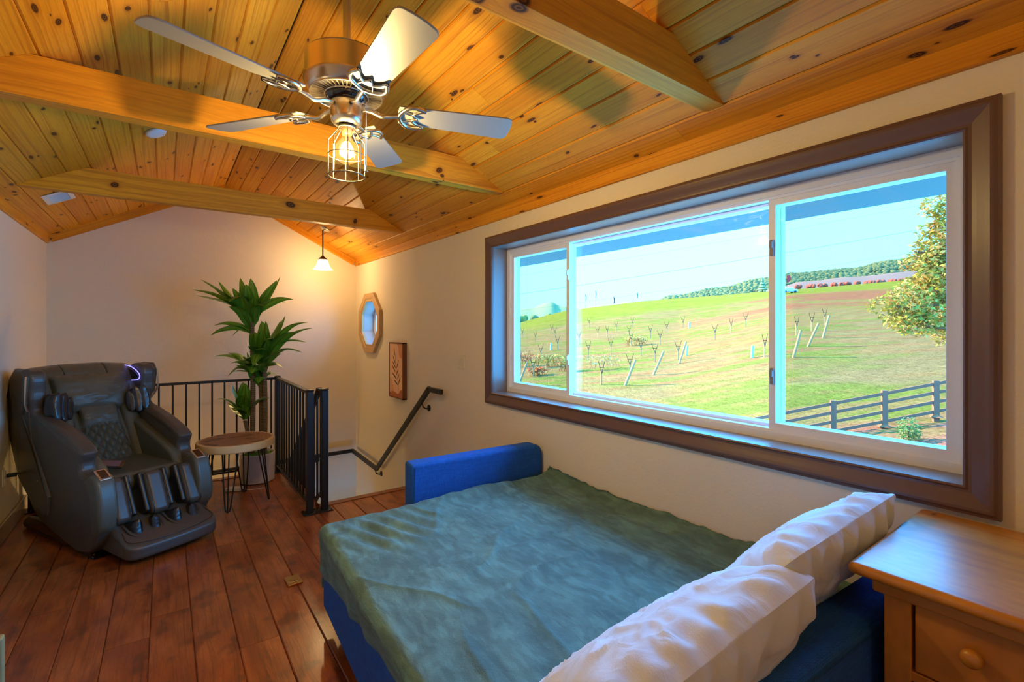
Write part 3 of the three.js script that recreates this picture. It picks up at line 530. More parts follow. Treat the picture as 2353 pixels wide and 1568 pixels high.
    return SL3(a, Math.min(b, (1.995 - 0.0523 * a) / 0.9986), y);
  };
  const g = grid(260, 240, (s, tt) => cloth(s, 1 - tt));
  { const uv = g.attributes.uv; for (let i = 0; i < uv.count; i++) uv.setXY(i, uv.getX(i) * 2.0, uv.getY(i) * 1.75); }
  M.blanket.side = THREE.DoubleSide;
  const bl = mesh('blanket', g, M.blanket); bl.position.copy(sofaPos); bl.rotation.y = STURN;
  tag(bl, 'grey-green plush blanket spread over the blue sofa bed, hanging over its open side', 'blanket');

  // pillows
  function cushion(w, h, th, seed, wr = 1, n = 72, pe = 4.5) {
    const f = (sgn) => grid(n, n, (s0, t0) => {
      let s = s0 * 2 - 1; const t = t0 * 2 - 1; if (sgn < 0) s = -s;
      const es = 1 - Math.pow(Math.abs(s), pe), et = 1 - Math.pow(Math.abs(t), 2.6), k = Math.pow(Math.max(0, es), 0.42) * Math.pow(Math.max(0, et), 0.55);
      const cr = 1 - 0.07 * Math.pow(s * t, 6), x = w / 2 * s * (1 - 0.05 * (1 - t * t)) * cr, y = h / 2 * t * (1 - 0.06 * (1 - s * s)) * cr;
      const q = fbm(s * 2 + seed, t * 2 + seed, 2), edge = 1 - k;
      const ray = Math.sin(s * 23 + 7 * q) * (1 - Math.abs(t) * 0.2) * smooth(0.3, 1, Math.abs(t)) + Math.sin(t * 15 + 7 * q) * smooth(0.35, 1, Math.abs(s));
      const fold = Math.pow(1 - Math.abs(2 * fbm(s * 1.6 + q * 2 + seed * 3 + (sgn < 0 ? 9 : 0), t * 2.6 + seed, 3) - 1), 5);
      const dz = k > 0.02 ? wr * (0.013 * ray * smooth(0, 0.4, k) * edge * 1.5 + 0.016 * (fold - 0.4) * smooth(0, 0.6, k)) : 0;
      return V3(x, y, sgn * (th / 2 * k + dz));
    });
    return merge([f(1), f(-1)]);
  }
  globalThis.cushionGeo = cushion;
  const pil = (label, geo, c, lean, roll, sag) => {
    const m = mesh('pillow', geo, M.pillow), X = V3(Math.cos(roll), Math.sin(roll), 0), Yv = V3(0, Math.cos(lean), Math.sin(lean));
    const Y = Yv.clone().addScaledVector(X, -Yv.dot(X)).normalize(), Z = X.clone().cross(Y);
    const rot = new THREE.Matrix4().makeRotationY(STURN).setPosition(sofaPos);
    m.applyMatrix4(rot.multiply(M4(X, Y, Z, SL3(...c)))); return tag(m, label, 'pillow', 'white pillows on the near arm of the sofa bed');
  };
  pil('wrinkled white pillow nearest the camera, resting over the near blue arm', cushion(0.70, 0.55, 0.22, 3, 0.8), [0.745, 0.90, 0.66], 48 * D2R, 6 * D2R);
  pil('white pillow next to the dresser, its corner pointing up at the window casing', cushion(0.66, 0.55, 0.19, 8, 0.75, 72, 2.6), [0.75, 1.49, 0.72], 39 * D2R, 4 * D2R);
}

// ------------------------------------------------------------------ dresser
{
  const t = thing('dresser', 'honey pine dresser with round wooden knobs standing below the right end of the window', 'dresser', P(0.1, 1.7, 0));
  const L = (u, v, y) => V3(v - 1.7, y, -(u - 0.1));
  const blk = (u0, u1, v0, v1, y0, y1, r = 0.003, st = 0, across = false) => {
    const c = L((u0 + u1) / 2, (v0 + v1) / 2, (y0 + y1) / 2), g = rbox(v1 - v0, y1 - y0, u1 - u0, r).applyMatrix4(new THREE.Matrix4().setPosition(c));
    return uvPlanar(g, (q) => (across ? q.y : q.z) * 1.05 + st * 0.37, (q) => (st + 0.04 + 0.92 * clamp(across ? (q.z * 0.9 + q.x * 0.4 + 1) % 1 : (q.x + 0.34 + q.y * 0.35) / 1.1)) / 4);
  };
  mesh('top', blk(-0.28, 0.475, 1.378, 1.985, 0.838, 0.868, 0.0145, 0), M.dresser, t);
  mesh('cornice', blk(-0.235, 0.43, 1.405, 1.97, 0.805, 0.838, 0.006, 1), M.dresser, t);
  mesh('side_panel', blk(0.385, 0.405, 1.43, 1.97, 0.03, 0.806, 0.002, 2, true), M.dresser, t);
  mesh('side_panel', blk(-0.21, -0.19, 1.43, 1.97, 0.03, 0.806, 0.002, 2, true), M.dresser, t);
  mesh('stile', blk(0.357, 0.41, 1.418, 1.47, 0.0, 0.806, 0.003, 3, true), M.dresser, t);
  mesh('stile', blk(-0.215, -0.162, 1.418, 1.47, 0.0, 0.806, 0.003, 3, true), M.dresser, t);
  mesh('back_panel', blk(-0.2, 0.4, 1.955, 1.97, 0.05, 0.806, 0.002, 1), M.dresser, t);
  const rows = [[0.645, 0.803], [0.425, 0.62], [0.2, 0.4]];
  mesh('rail', blk(-0.165, 0.36, 1.42, 1.46, 0.62, 0.642, 0.002, 2), M.dresser, t); mesh('rail', blk(-0.165, 0.36, 1.42, 1.46, 0.4, 0.422, 0.002, 2), M.dresser, t); mesh('rail', blk(-0.165, 0.36, 1.42, 1.46, 0.06, 0.197, 0.002, 2), M.dresser, t);
  const knob = lathe([[0, 0.034], [0.012, 0.033], [0.018, 0.028], [0.0195, 0.02], [0.017, 0.013], [0.011, 0.009], [0.01, 0], [0, 0]], 28).rotateZ(Math.PI / 2);
  uvPlanar(knob, (q) => q.z + q.y, (q) => 0.6 + q.y);
  rows.forEach(([y0, y1], i) => {
    const d = mesh('drawer', blk(-0.157, 0.351, 1.421, 1.9, y0, y1, 0.004, (i + 3) % 4), M.dresser, t);
    for (const u of [0.25, -0.06]) { const k = mesh('knob', knob, M.dresser, d); k.position.copy(L(u, 1.421, (y0 + y1) / 2 + 0.015)); }
  });
}

// ------------------------------------------------------------------ iron railings and handrail
const postG = (h) => merge([rbox(0.05, h, 0.05, 0.004, 0, h / 2, 0), rbox(0.11, 0.008, 0.11, 0.003, 0, 0.004, 0), lathe([[0, h + 0.022], [0.03, h + 0.018], [0.038, h + 0.012], [0.036, h + 0.004], [0.026, h], [0.026, h - 0.012], [0, h - 0.012]], 4).rotateY(Math.PI / 4)].concat([[-1, -1], [1, -1], [-1, 1], [1, 1]].map(([a, b]) => cyl(0.006, 0.006, 0.008, a * 0.042, 0.011, b * 0.042, 8))));
{
  const t = thing('stair_railing', 'black iron guard railing with upright bars round the stair opening, beside the potted plant', 'railing', P(5.28, 0.918, 0));
  const L = (u, v, y) => V3(v - 0.918, y, -(u - 5.28));
  const pg = postG(0.95); for (const [u, v] of [[3.955, 0.918], [5.28, 0.918], [5.28, -0.845]]) mesh('post', pg, M.black, t).position.copy(L(u, v, 0));
  mesh('top_rail', bar(L(3.955, 0.918, 0.945), L(5.28, 0.918, 0.945), 0.042, 0.022), M.black, t);
  mesh('top_rail', bar(L(5.28, 0.93, 0.945), L(5.28, -0.87, 0.945), 0.042, 0.022), M.black, t);
  mesh('bottom_rail', bar(L(3.955, 0.918, 0.075), L(5.28, 0.918, 0.075), 0.03, 0.014), M.black, t);
  mesh('bottom_rail', bar(L(5.28, 0.918, 0.075), L(5.28, -0.87, 0.075), 0.03, 0.014), M.black, t);
  const bg = box(0.0145, 0.87, 0.0145); 
  for (let i = 1; i < 12; i++) mesh('baluster', bg, M.black, t).position.copy(L(3.955 + i * 1.325 / 12, 0.918, 0.51));
  for (let i = 0; i < 17; i++) mesh('baluster', bg, M.black, t).position.copy(L(5.28, 0.86 - i * 0.1003, 0.51));
}
{
  const t = thing('stair_railing', 'black iron stair railing sloping down the steps, right beside the guard railing', 'railing', P(3.96, 1.03, 0));
  const L = (u, v, y) => V3(v - 1.03, y, -(u - 3.96)), yt = (u) => 0.945 - Math.max(0, u - 4.12) * 0.78, yb = (u) => 0.085 - Math.max(0, u - 4.12) * 0.78;
  mesh('post', postG(0.95), M.black, t);
  mesh('top_rail', [bar(L(3.96, 1.03, 0.945), L(4.13, 1.03, 0.945), 0.042, 0.022), bar(L(4.115, 1.03, 0.95), L(5.22, 1.03, yt(5.22)), 0.042, 0.024)], M.black, t);
  mesh('bottom_rail', [bar(L(3.96, 1.03, 0.085), L(4.13, 1.03, 0.085), 0.03, 0.014), bar(L(4.12, 1.03, 0.085), L(5.22, 1.03, yb(5.22)), 0.03, 0.014)], M.black, t);
  for (let i = 1; i < 11; i++) { const u = 3.96 + i * 0.112; mesh('baluster', box(0.0145, yt(u) - yb(u), 0.0145), M.black, t).position.copy(L(u, 1.03, (yt(u) + yb(u)) / 2)); }
  mesh('post', box(0.05, 0.98, 0.05), M.black, t).position.copy(L(5.22, 1.03, -0.36));
}
{
  const t = thing('handrail', 'black metal wall handrail bending down along the stairwell below the small octagonal window', 'handrail', P(3.935, 1.93, 0.896));
  const L = (u, v, y) => V3(v - 1.93, y - 0.896, -(u - 3.935));
  const pts = [L(3.69, 1.93, 0.896), L(3.935, 1.93, 0.896), L(5.25, 1.93, -0.138), L(6.1, 1.93, -0.11)];
  mesh('rail', pts.slice(1).map((p, i) => bar(pts[i].clone().lerp(p, -0.008), p.clone().lerp(pts[i], -0.008), 0.03, 0.042)).concat([bar(L(6.115, 1.94, -0.112), L(6.115, -0.3, -0.13), 0.03, 0.042)]), M.black, t);
  for (const [u, y] of [[4.08, 0.78], [5.3, -0.136]]) mesh('bracket', [tube([L(u, 1.93, y - 0.02), L(u, 1.945, y - 0.065), L(u, 1.98, y - 0.085), L(u, VR, y - 0.08)], 0.0065), place(cyl(0.03, 0.03, 0.008, 0, 0, 0, 20).rotateZ(Math.PI / 2), ...L(u, VR - 0.004, y - 0.08).toArray())], M.black, t);
  mesh('bracket', [tube([L(6.115, 1.52, -0.135), L(6.13, 1.52, -0.18), L(6.17, 1.52, -0.19), L(U1, 1.52, -0.185)], 0.0065), place(cyl(0.03, 0.03, 0.008, 0, 0, 0, 20).rotateX(Math.PI / 2), ...L(U1 - 0.004, 1.52, -0.185).toArray())], M.black, t);
}

// ------------------------------------------------------------------ side table
{
  const t = thing('side_table', 'round wood-slab side table on black hairpin legs beside the massage chair', 'table', P(4.55, 0.48, 0));
  const top = mesh('table_top', [lathe([[0, 0.47], [0.278, 0.47], [0.284, 0.474], [0.286, 0.48], [0.286, 0.522], [0.282, 0.529]], 72), lathe([[0.282, 0.529], [0.278, 0.53], [0, 0.53]], 72)], [M.slabEdge, M.slab][0], t);
  const face = lathe([[0.281, 0.5302], [0.278, 0.5312], [0, 0.5312]], 72); uvPlanar(face, (q) => q.x / 0.572 + 0.5, (q) => q.z / 0.572 + 0.5);
  mesh('end_grain', face, M.slab, top);
  for (const a of [8, 98, 188, 278]) {
    const c = Math.cos((a + 12) * D2R), s = Math.sin((a + 12) * D2R), T = V3(-s, 0, c), Rv = V3(c, 0, s), q = (r, o, y) => Rv.clone().multiplyScalar(r).addScaledVector(T, o).setY(y);
    mesh('hairpin_leg', [tube([q(0.17, -0.058, 0.47), q(0.215, -0.035, 0.2), q(0.243, -0.015, 0.022), q(0.247, 0, 0.008), q(0.243, 0.015, 0.022), q(0.215, 0.035, 0.2), q(0.17, 0.058, 0.47)], 0.0056, 8, 40), tube([q(0.205, 0, 0.47), q(0.247, 0, 0.012)], 0.005, 8, 4), place(box(0.1, 0.005, 0.13).rotateY(-(a + 12) * D2R), ...q(0.185, 0, 0.4675).toArray())], M.black, t);
  }
}
{
  const o = tag(mesh('power_adapter', [rbox(0.13, 0.03, 0.07, 0.006, 0, 0.016, 0), tube([V3(0.06, 0.016, 0.0), V3(0.12, 0.006, 0.01), V3(0.19, 0.005, 0.0), V3(0.25, 0.005, -0.03)], 0.003, 6)], M.white), 'small white power adapter lying on the floor behind the side table', 'adapter');
  o.position.copy(P(4.9, 0.5, 0)); o.rotation.y = -0.5;
}
{
  const t = thing('floor_outlet', 'square brass floor outlet cover set in the wooden floor', 'outlet cover', P(2.945, 0.594, 0.001), 0.05);
  mesh('plate', rbox(0.078, 0.01, 0.108, 0.003, 0, 0.005, 0), M.brass, t);
  mesh('lid', lathe([[0, 0.0125], [0.026, 0.0125], [0.029, 0.0105], [0.029, 0.009], [0, 0.009]], 32), M.brass, t);
  mesh('slot', [place(new THREE.TorusGeometry(0.024, 0.0013, 6, 24, 2.2), 0, 0.0126, 0, Math.PI / 2, 0, 0.5)], M.black, t);
}
// wall plates, vent, detector
{
  const t = thing('light_switch', 'cream double light switch plate on the wall left of the big window', 'switch', P(3.476, VR, 1.17));
  mesh('plate', rbox(0.007, 0.122, 0.118, 0.003, -0.0035, 0, 0), M.cream, t);
  for (const z of [-0.024, 0.024]) mesh('rocker', place(rbox(0.006, 0.066, 0.033, 0.002), -0.008, 0, z, 0, 0, 0.05), M.cream, t);
}
{
  const t = thing('wall_outlet', 'white electrical outlet low on the left wall beside the massage chair', 'outlet', P(4.72, VL, 0.42));
  mesh('plate', rbox(0.007, 0.118, 0.072, 0.003, 0.0035, 0, 0), M.white, t);
  for (const y of [0.026, -0.026]) mesh('socket', rbox(0.005, 0.034, 0.03, 0.002, 0.008, y, 0), M.white, t);
}
{
  const t = thing('ceiling_vent', 'white slotted air vent on the left ceiling slope near the far beam', 'vent', P(4.955, -0.65, EAVE + SL * 0.25 - 0.004));
  const X = V3(Math.cos(BETA), Math.sin(BETA), 0), Y = V3(-Math.sin(BETA), Math.cos(BETA), 0), q = new THREE.Matrix4().makeBasis(X, Y, V3(0, 0, 1)); t.quaternion.setFromRotationMatrix(q);
  frameSides([[-0.06, -0.115], [0.06, -0.115], [0.06, 0.115], [-0.06, 0.115]], [[0, 0], [0, 0.006], [0.03, 0.003], [0.03, 0]], (a, b, h) => V3(a, -h, b)).forEach((g) => mesh('frame', g, M.ventMat ||= std({ color: lin(0.78, 0.77, 0.74), roughness: 0.4, side: THREE.DoubleSide }), t));
  mesh('duct', box(0.12, 0.003, 0.23, 0, 0.0025, 0), M.dark, t);
  for (let i = 0; i < 15; i++) mesh('slat', place(box(0.118, 0.0045, 0.002), 0, -0.002, -0.105 + i * 0.015, 0.5), M.white, t);
}
{
  const t = thing('smoke_detector', 'round white smoke detector on the ceiling, half hidden behind the middle beam', 'smoke detector', P(3.935, -0.052, 2.753));
  t.rotation.z = BETA; mesh('case', lathe([[0, -0.035], [0.045, -0.034], [0.06, -0.02], [0.066, 0], [0, 0]], 32), M.white, t); mesh('led', place(new THREE.SphereGeometry(0.003, 8, 6), 0.03, -0.035, 0), M.black, t);
}
// canvas print
{
  const c = document.createElement('canvas'); c.width = 320; c.height = 500; const x = c.getContext('2d');
  x.fillStyle = '#e9b88c'; x.fillRect(0, 0, 320, 500);
  const blob = (col, pts) => { x.fillStyle = col; x.beginPath(); x.moveTo(pts[0], pts[1]); for (let i = 2; i < pts.length; i += 4) x.quadraticCurveTo(pts[i], pts[i + 1], pts[i + 2], pts[i + 3]); x.closePath(); x.fill(); };
  blob('#d48f62', [180, 0, 230, 40, 230, 90, 250, 150, 320, 130, 330, 60, 320, 0, 250, -10, 180, 0]);
  blob('#dca075', [0, 330, 60, 320, 70, 370, 120, 430, 110, 500, 40, 520, 0, 500, -10, 400, 0, 330]);
  blob('#e6c49e', [60, 270, 40, 330, 110, 380, 150, 400, 130, 330, 110, 280, 60, 270]);
  blob('#ecc39a', [320, 300, 250, 330, 230, 400, 260, 450, 320, 430, 340, 360, 320, 300]);
  blob('#b0653a', [0, 470, 80, 440, 150, 455, 220, 480, 250, 440, 290, 410, 320, 420, 330, 470, 320, 500, 150, 520, 0, 500, -5, 480, 0, 470]);
  x.strokeStyle = '#3c2a20'; x.lineWidth = 2; x.beginPath(); x.moveTo(235, 465); x.quadraticCurveTo(215, 340, 150, 190); x.stroke();
  const lf = (bx, by, tx, ty, w) => { const mx = (bx + tx) / 2, my = (by + ty) / 2, dx = tx - bx, dy = ty - by, l = Math.hypot(dx, dy), nx = -dy / l * w, ny = dx / l * w; x.fillStyle = '#33241c'; x.beginPath(); x.moveTo(bx, by); x.quadraticCurveTo(mx + nx, my + ny, tx, ty); x.quadraticCurveTo(mx - nx, my - ny, bx, by); x.fill(); };
  lf(145, 130, 108, 40, 13); lf(150, 190, 165, 80, 12); lf(155, 200, 80, 110, 15); lf(168, 240, 66, 165, 15); lf(170, 240, 228, 150, 14); lf(160, 275, 62, 205, 15); lf(165, 300, 222, 230, 14); lf(190, 335, 60, 275, 16); lf(195, 335, 240, 275, 14); lf(215, 385, 110, 340, 15); lf(218, 385, 262, 300, 14);
  const ct = new THREE.CanvasTexture(c); ct.colorSpace = THREE.SRGBColorSpace; ct.magFilter = THREE.LinearFilter;
  const t = thing('wall_art', 'narrow canvas print of a dark leaf sprig on tan shapes, hanging below the octagonal window', 'picture', P(4.78, VR, 1.005));
  const w = 0.37, h = 0.585, d = 0.045;
  mesh('frame', [box(d, h, 0.012, -d / 2, 0, w / 2 - 0.006), box(d, h, 0.012, -d / 2, 0, -w / 2 + 0.006), box(d, 0.012, w, -d / 2, h / 2 - 0.006, 0), box(d, 0.012, w, -d / 2, -h / 2 + 0.006, 0)], M.artFrame = std({ color: lin(0.17, 0.055, 0.02), roughness: 0.5 }), t);
  const g = box(0.03, h - 0.02, w - 0.02, -0.026, 0, 0); uvPlanar(g, (q) => 0.5 + q.z / (w - 0.02), (q) => 0.5 + q.y / (h - 0.02));
  mesh('print', g, std({ map: ct, roughness: 0.7 }), t);
}

// ------------------------------------------------------------------ potted dracaena
{
  const t = thing('potted_plant', 'tall potted dracaena with ringed canes and strap leaves in a white planter', 'plant', P(5.09, 0.71, 0), -36 * D2R);   // own axes: x right, z towards the room
  mesh('planter', lathe([[0, 0.006], [0.138, 0.006], [0.146, 0.012], [0.15, 0.26], [0.149, 0.27], [0.142, 0.27], [0.14, 0.235], [0, 0.235]], 64), M.pot, t);
  mesh('planter_foot', cyl(0.132, 0.132, 0.008, 0, 0.004, 0, 40), M.dark, t);
  const mg = []; for (let i = 0; i < 150; i++) { const a = rr(0, 6.28), r = 0.128 * Math.sqrt(rnd()); mg.push(place(new THREE.IcosahedronGeometry(rr(0.01, 0.019), 0), r * Math.cos(a), 0.24 + rr(0, 0.012), r * Math.sin(a), rr(0, 3), rr(0, 3))); }
  mesh('moss', mg, M.moss, t).userData.kind = 'stuff';
  const cane = (x0, z0, x1, z1, y1, r) => {
    const n = Math.round((y1 - 0.22) / 0.0085), pr = []; for (let i = 0; i <= n; i++) { const y = i / n * (y1 - 0.22), k = r * (1 - 0.12 * i / n); pr.push([k * 0.93, y], [k * 1.05, y + 0.0065]); }
    pr.push([0, y1 - 0.22]); const g = lathe(pr, 18), p = g.attributes.position, H = y1 - 0.22;
    for (let i = 0; i < p.count; i++) { const q = clamp(p.getY(i) / H); p.setX(i, p.getX(i) + mix(x0, x1, q) + 0.012 * Math.sin(q * 3)); p.setZ(i, p.getZ(i) + mix(z0, z1, q)); p.setY(i, p.getY(i) + 0.22); }
    g.computeVertexNormals(); mesh('cane', g, M.cane, t);
  };
  cane(-0.035, 0.03, -0.043, 0.02, 1.5, 0.0235); cane(0.075, 0.02, 0.06, 0.0, 1.16, 0.023); cane(0.02, -0.05, 0.012, -0.03, 0.93, 0.022); cane(-0.075, -0.01, -0.1, 0.03, 0.57, 0.02);
  const K = 0.00413, zx = (x) => (440 + x / 3.92 - 592) * K, zy = (y) => 1.45 - (600 + y / 3.92 - 754) * K;
  const leaf = (b, tip, wid, lift, twist) => {                      // strap leaf arching from b to tip
    const d = tip.clone().sub(b), L = d.length(), c1 = b.clone().addScaledVector(d, 0.3).add(V3(0, lift, 0)), c2 = b.clone().addScaledVector(d, 0.72).add(V3(0, lift * 0.75, 0));
    const cv = new THREE.CubicBezierCurve3(b, c1, c2, tip), side = V3(-d.z, 0, d.x); if (side.length() < 0.08) side.set(1, 0, 0.15); side.normalize(); side.applyAxisAngle(d.clone().normalize(), twist);
    const g = grid(14, 4, (s, v) => {
      const p = cv.getPoint(s), tg = cv.getTangent(s), sd = side.clone().addScaledVector(tg, -side.dot(tg)).normalize(), up = sd.clone().cross(tg);
      const w = wid * Math.pow(Math.sin(Math.PI * clamp(0.1 + 0.9 * Math.pow(s, 0.85))), 0.75) * (s > 0.97 ? 0.25 : 1) * (s < 0.1 ? 0.75 : 1), q = v * 2 - 1;
      return p.addScaledVector(sd, q * w * 0.5).addScaledVector(up, (Math.abs(q) * 0.16 + 0.03 * Math.sin(s * 9 + twist * 5)) * w * -1);
    });
    mesh('leaf', g, M.leaf, t);
  };
  const crown = (bx, by, bz, tips, wid) => tips.forEach(([x, y, z, lift, w], i) => { w = (w || 1) * 1.42;
    const hi = clamp((zy(y) - by) / 0.25), b = V3(bx + rr(-0.012, 0.012), by + mix(rr(-0.06, 0.02), rr(0.0, 0.13), hi), bz + rr(-0.012, 0.012)), tp = V3(zx(x), zy(y), bz + z);
    leaf(b, tp, (w || 1) * wid * rr(0.9, 1.1), lift, rr(-0.5, 0.5));
  });
  crown(-0.043, 1.45, 0.02, [[330, 300, 0.12, 0.05], [470, 330, 0.16, 0.04, 1.1], [640, 330, 0.12, 0.06, 1.1], [700, 280, 0.02, 0.05], [560, 290, 0.2, 0.02, 1.2], [400, 360, 0.16, 0.1], [130, 175, 0.05, 0.06], [100, 270, 0.12, 0.1], [172, 250, -0.1, 0.07], [160, 325, 0.18, 0.08], [270, 185, 0.02, 0.03], [410, 145, -0.08, 0.0], [555, 160, 0.02, 0.0, 1.2], [760, 125, -0.12, 0.02], [810, 180, 0.06, 0.04], [945, 350, 0.03, 0.12], [790, 370, -0.16, 0.1], [735, 415, 0.15, 0.12], [260, 585, 0.08, 0.1], [270, 670, 0.14, 0.12], [390, 530, -0.15, 0.05], [390, 680, 0.02, 0.08, 0.7], [590, 225, 0.16, 0.02, 1.2], [520, 390, 0.3, 0.2, 1.15], [480, 260, 0.17, 0.05], [640, 260, -0.1, 0.04], [350, 210, -0.2, 0.04], [460, 430, 0.22, 0.14]], 0.072);
  crown(0.06, 1.09, 0.0, [[640, 640, 0.12, 0.03, 1.2], [760, 700, 0.14, 0.05, 1.1], [600, 760, 0.16, 0.05, 1.1], [720, 790, 0.2, 0.08, 1.2], [560, 900, 0.2, 0.1, 1.1], [1085, 560, 0.06, 0.18], [1060, 605, -0.1, 0.12], [1035, 645, 0.14, 0.15], [1050, 735, 0.02, 0.13], [1050, 820, 0.12, 0.14], [900, 830, 0.2, 0.07, 1.2], [880, 955, 0.1, 0.08], [690, 540, 0.04, 0.0, 1.1], [740, 535, -0.14, 0.0], [610, 540, -0.05, 0.02, 1.1], [830, 490, -0.04, 0.03], [720, 620, 0.16, 0.06, 1.15], [585, 650, 0.1, 0.04, 1.1], [440, 830, -0.16, 0.1], [690, 930, 0.26, 0.2, 1.2], [800, 700, 0.2, 0.1]], 0.075);
  crown(0.012, 0.92, -0.03, [[500, 930, 0.2, 0.08, 1.2], [660, 1090, 0.14, 0.12, 1.1], [620, 920, 0.16, 0.05, 1.2], [255, 855, 0.12, 0.12], [340, 830, 0.05, 0.12], [440, 915, 0.18, 0.14, 1.1], [460, 1020, 0.26, 0.22, 1.3], [370, 1000, 0.02, 0.08, 0.7], [640, 1000, 0.22, 0.14, 1.25], [720, 910, 0.18, 0.08, 1.2], [520, 820, 0.06, 0.02], [600, 800, -0.1, 0.02], [730, 1050, -0.08, 0.1], [560, 850, 0.2, 0.05, 1.1]], 0.08);
  crown(-0.1, 0.58, 0.03, [[392, 1110, 0.0, 0.0, 1.1], [450, 1095, -0.06, 0.0, 1.15], [525, 1095, 0.04, 0.0, 1.1], [285, 1235, 0.06, 0.12], [440, 1250, 0.16, 0.03, 1.2], [722, 1230, 0.0, 0.08], [560, 1190, 0.12, 0.02, 1.2], [395, 1210, -0.12, 0.03], [500, 1290, 0.2, 0.04, 1.1]], 0.08);
}

// ------------------------------------------------------------------ massage chair (own axes: x to the right seen from the front, z forward)
{
  const t = thing('massage_chair', 'dark leather massage chair with a quilted back, padded leg wells and a blue light', 'massage chair', P(4.47, -0.276, 0), 27 * D2R);
  const ZY = (x) => M4(V3(0, 0, 1), V3(0, 1, 0), V3(-1, 0, 0), V3(x, 0, 0));    // shape in (z, y), depth towards -x
  const side = [[0.28, 0.025], [0.44, 0.06], [0.545, 0.19], [0.566, 0.29], [0.545, 0.42], [0.515, 0.50], [0.47, 0.535], [0.36, 0.525], [0.315, 0.54], [0.305, 0.59], [0.325, 0.63], [0.325, 0.66], [0.26, 0.705], [0.09, 0.768], [-0.12, 0.815], [-0.3, 0.85], [-0.375, 0.89], [-0.395, 0.99], [-0.39, 1.1], [-0.43, 1.155], [-0.56, 1.16], [-0.65, 1.09], [-0.705, 0.95], [-0.722, 0.83], [-0.666, 0.6], [-0.54, 0.376], [-0.4, 0.215], [-0.25, 0.125], [0, 0.07], [0.2, 0.035]];
  const flare = (g) => { const p = g.attributes.position; for (let i = 0; i < p.count; i++) { const k = smooth(0.72, 0.98, p.getY(i)); p.setZ(i, p.getZ(i) + 0.11 * k); p.setX(i, p.getX(i) + Math.sign(p.getX(i)) * 0.045 * k); } g.computeVertexNormals(); return g; };
  const sideG = () => extr(smoothShape(side, 140), 0.1, 0.028, 4, 1);
  mesh('side_panel', flare(sideG().applyMatrix4(ZY(-0.24))), M.shell, t); mesh('side_panel', flare(sideG().applyMatrix4(ZY(0.34))), M.shell, t);
  const wing = [[-0.57, 1.168], [-0.44, 1.165], [-0.4, 1.11], [-0.41, 0.93], [-0.455, 0.845], [-0.28, 0.62], [-0.07, 0.325], [-0.1, 0.2], [-0.13, 0.19], [-0.34, 0.25], [-0.535, 0.38], [-0.668, 0.6], [-0.728, 0.83], [-0.71, 0.955], [-0.655, 1.1]];
  const wingG = () => { const g = extr(shape(wing.map(([a, b]) => [a, b])), 0.045, 0.016, 3); return g; };
  mesh('shell_wing', flare(wingG().applyMatrix4(ZY(-0.315))), M.shell, t); mesh('shell_wing', flare(wingG().applyMatrix4(ZY(0.36))), M.shell, t);
  for (const s of [-1, 1]) {
    mesh('trim_strip', flare(tube([V3(s * 0.352, 1.12, -0.395), V3(s * 0.357, 1.03, -0.392), V3(s * 0.355, 0.93, -0.4), V3(s * 0.346, 0.875, -0.4)], 0.007, 8)), M.champagne, t);
    const pad = [[0.36, 0.50], [0.45, 0.535], [0.515, 0.512], [0.555, 0.42], [0.576, 0.29], [0.556, 0.2], [0.49, 0.175], [0.455, 0.26], [0.43, 0.4]];
    mesh('arm_pad', extr(smoothShape(pad, 70), 0.108, 0.024, 4, 1).applyMatrix4(ZY(s > 0 ? 0.344 : -0.236)), M.leather, t);
    const cp = mesh('control_panel', place(rbox(0.062, 0.01, 0.1, 0.004), s * 0.285, 0.532, 0.478, 0.5), M.champagne, t);
    mesh('button_inset', place(rbox(0.042, 0.004, 0.076, 0.002), s * 0.285, 0.5375, 0.4805, 0.5), M.glossBlack, cp);
    mesh('arm_cushion', extr(smoothShape([[-0.2, 0.42], [0.34, 0.42], [0.33, 0.53], [0.2, 0.6], [-0.02, 0.68], [-0.22, 0.74], [-0.3, 0.6]], 60), 0.075, 0.03, 4, 1).applyMatrix4(ZY(s > 0 ? 0.262 : -0.187)), M.leather, t);
    mesh('badge', place(box(0.003, 0.05, 0.012), s * 0.362, 0.43, -0.21, 0.6), M.champagne, t);
  }
  // back: slab, two bolsters, quilted centre, hood, head pillow
  const backZ = (y) => mix(-0.08, -0.47, clamp((y - 0.42) / 0.7));
  mesh('backrest', extr(smoothShape([[-0.06, 0.4], [-0.2, 0.66], [-0.33, 0.86], [-0.46, 1.08], [-0.56, 1.13], [-0.64, 1.06], [-0.6, 0.7], [-0.4, 0.38]], 60), 0.5, 0.04, 3, 1).applyMatrix4(ZY(0.25)), M.leather, t);
  for (const s of [-1, 1]) mesh('back_bolster', grid(16, 30, (a, b) => { const y = mix(0.44, 0.88, b), an = a * Math.PI, w = mix(0.055, 0.055, b); return V3(s * (mix(0.205, 0.2, b) - w * Math.cos(an) * s), y, backZ(y) + 0.006 + 0.05 * Math.sin(an)); }), M.leather2 ||= Object.assign(M.leather.clone(), { side: THREE.DoubleSide }), t);
  mesh('quilted_panel', grid(90, 110, (a, b) => {
    const y = mix(0.44, 0.80, b), w = 0.165 * (1 - 0.3 * b), x = mix(-w, w, a), e = Math.min(1, 12 * a, 12 * (1 - a), 14 * b, 14 * (1 - b));
    const p = x / 0.052, q = y / 0.075, f1 = Math.abs(Math.sin((p + q) * Math.PI / 1)), f2 = Math.abs(Math.sin((p - q) * Math.PI / 1)), puff = Math.pow(f1 * f2, 0.4);
    return V3(x, y, backZ(y) + 0.012 + 0.03 * puff * e + 0.02 * e * (1 - Math.pow(2 * a - 1, 2)));
  }), M.leather2, t);
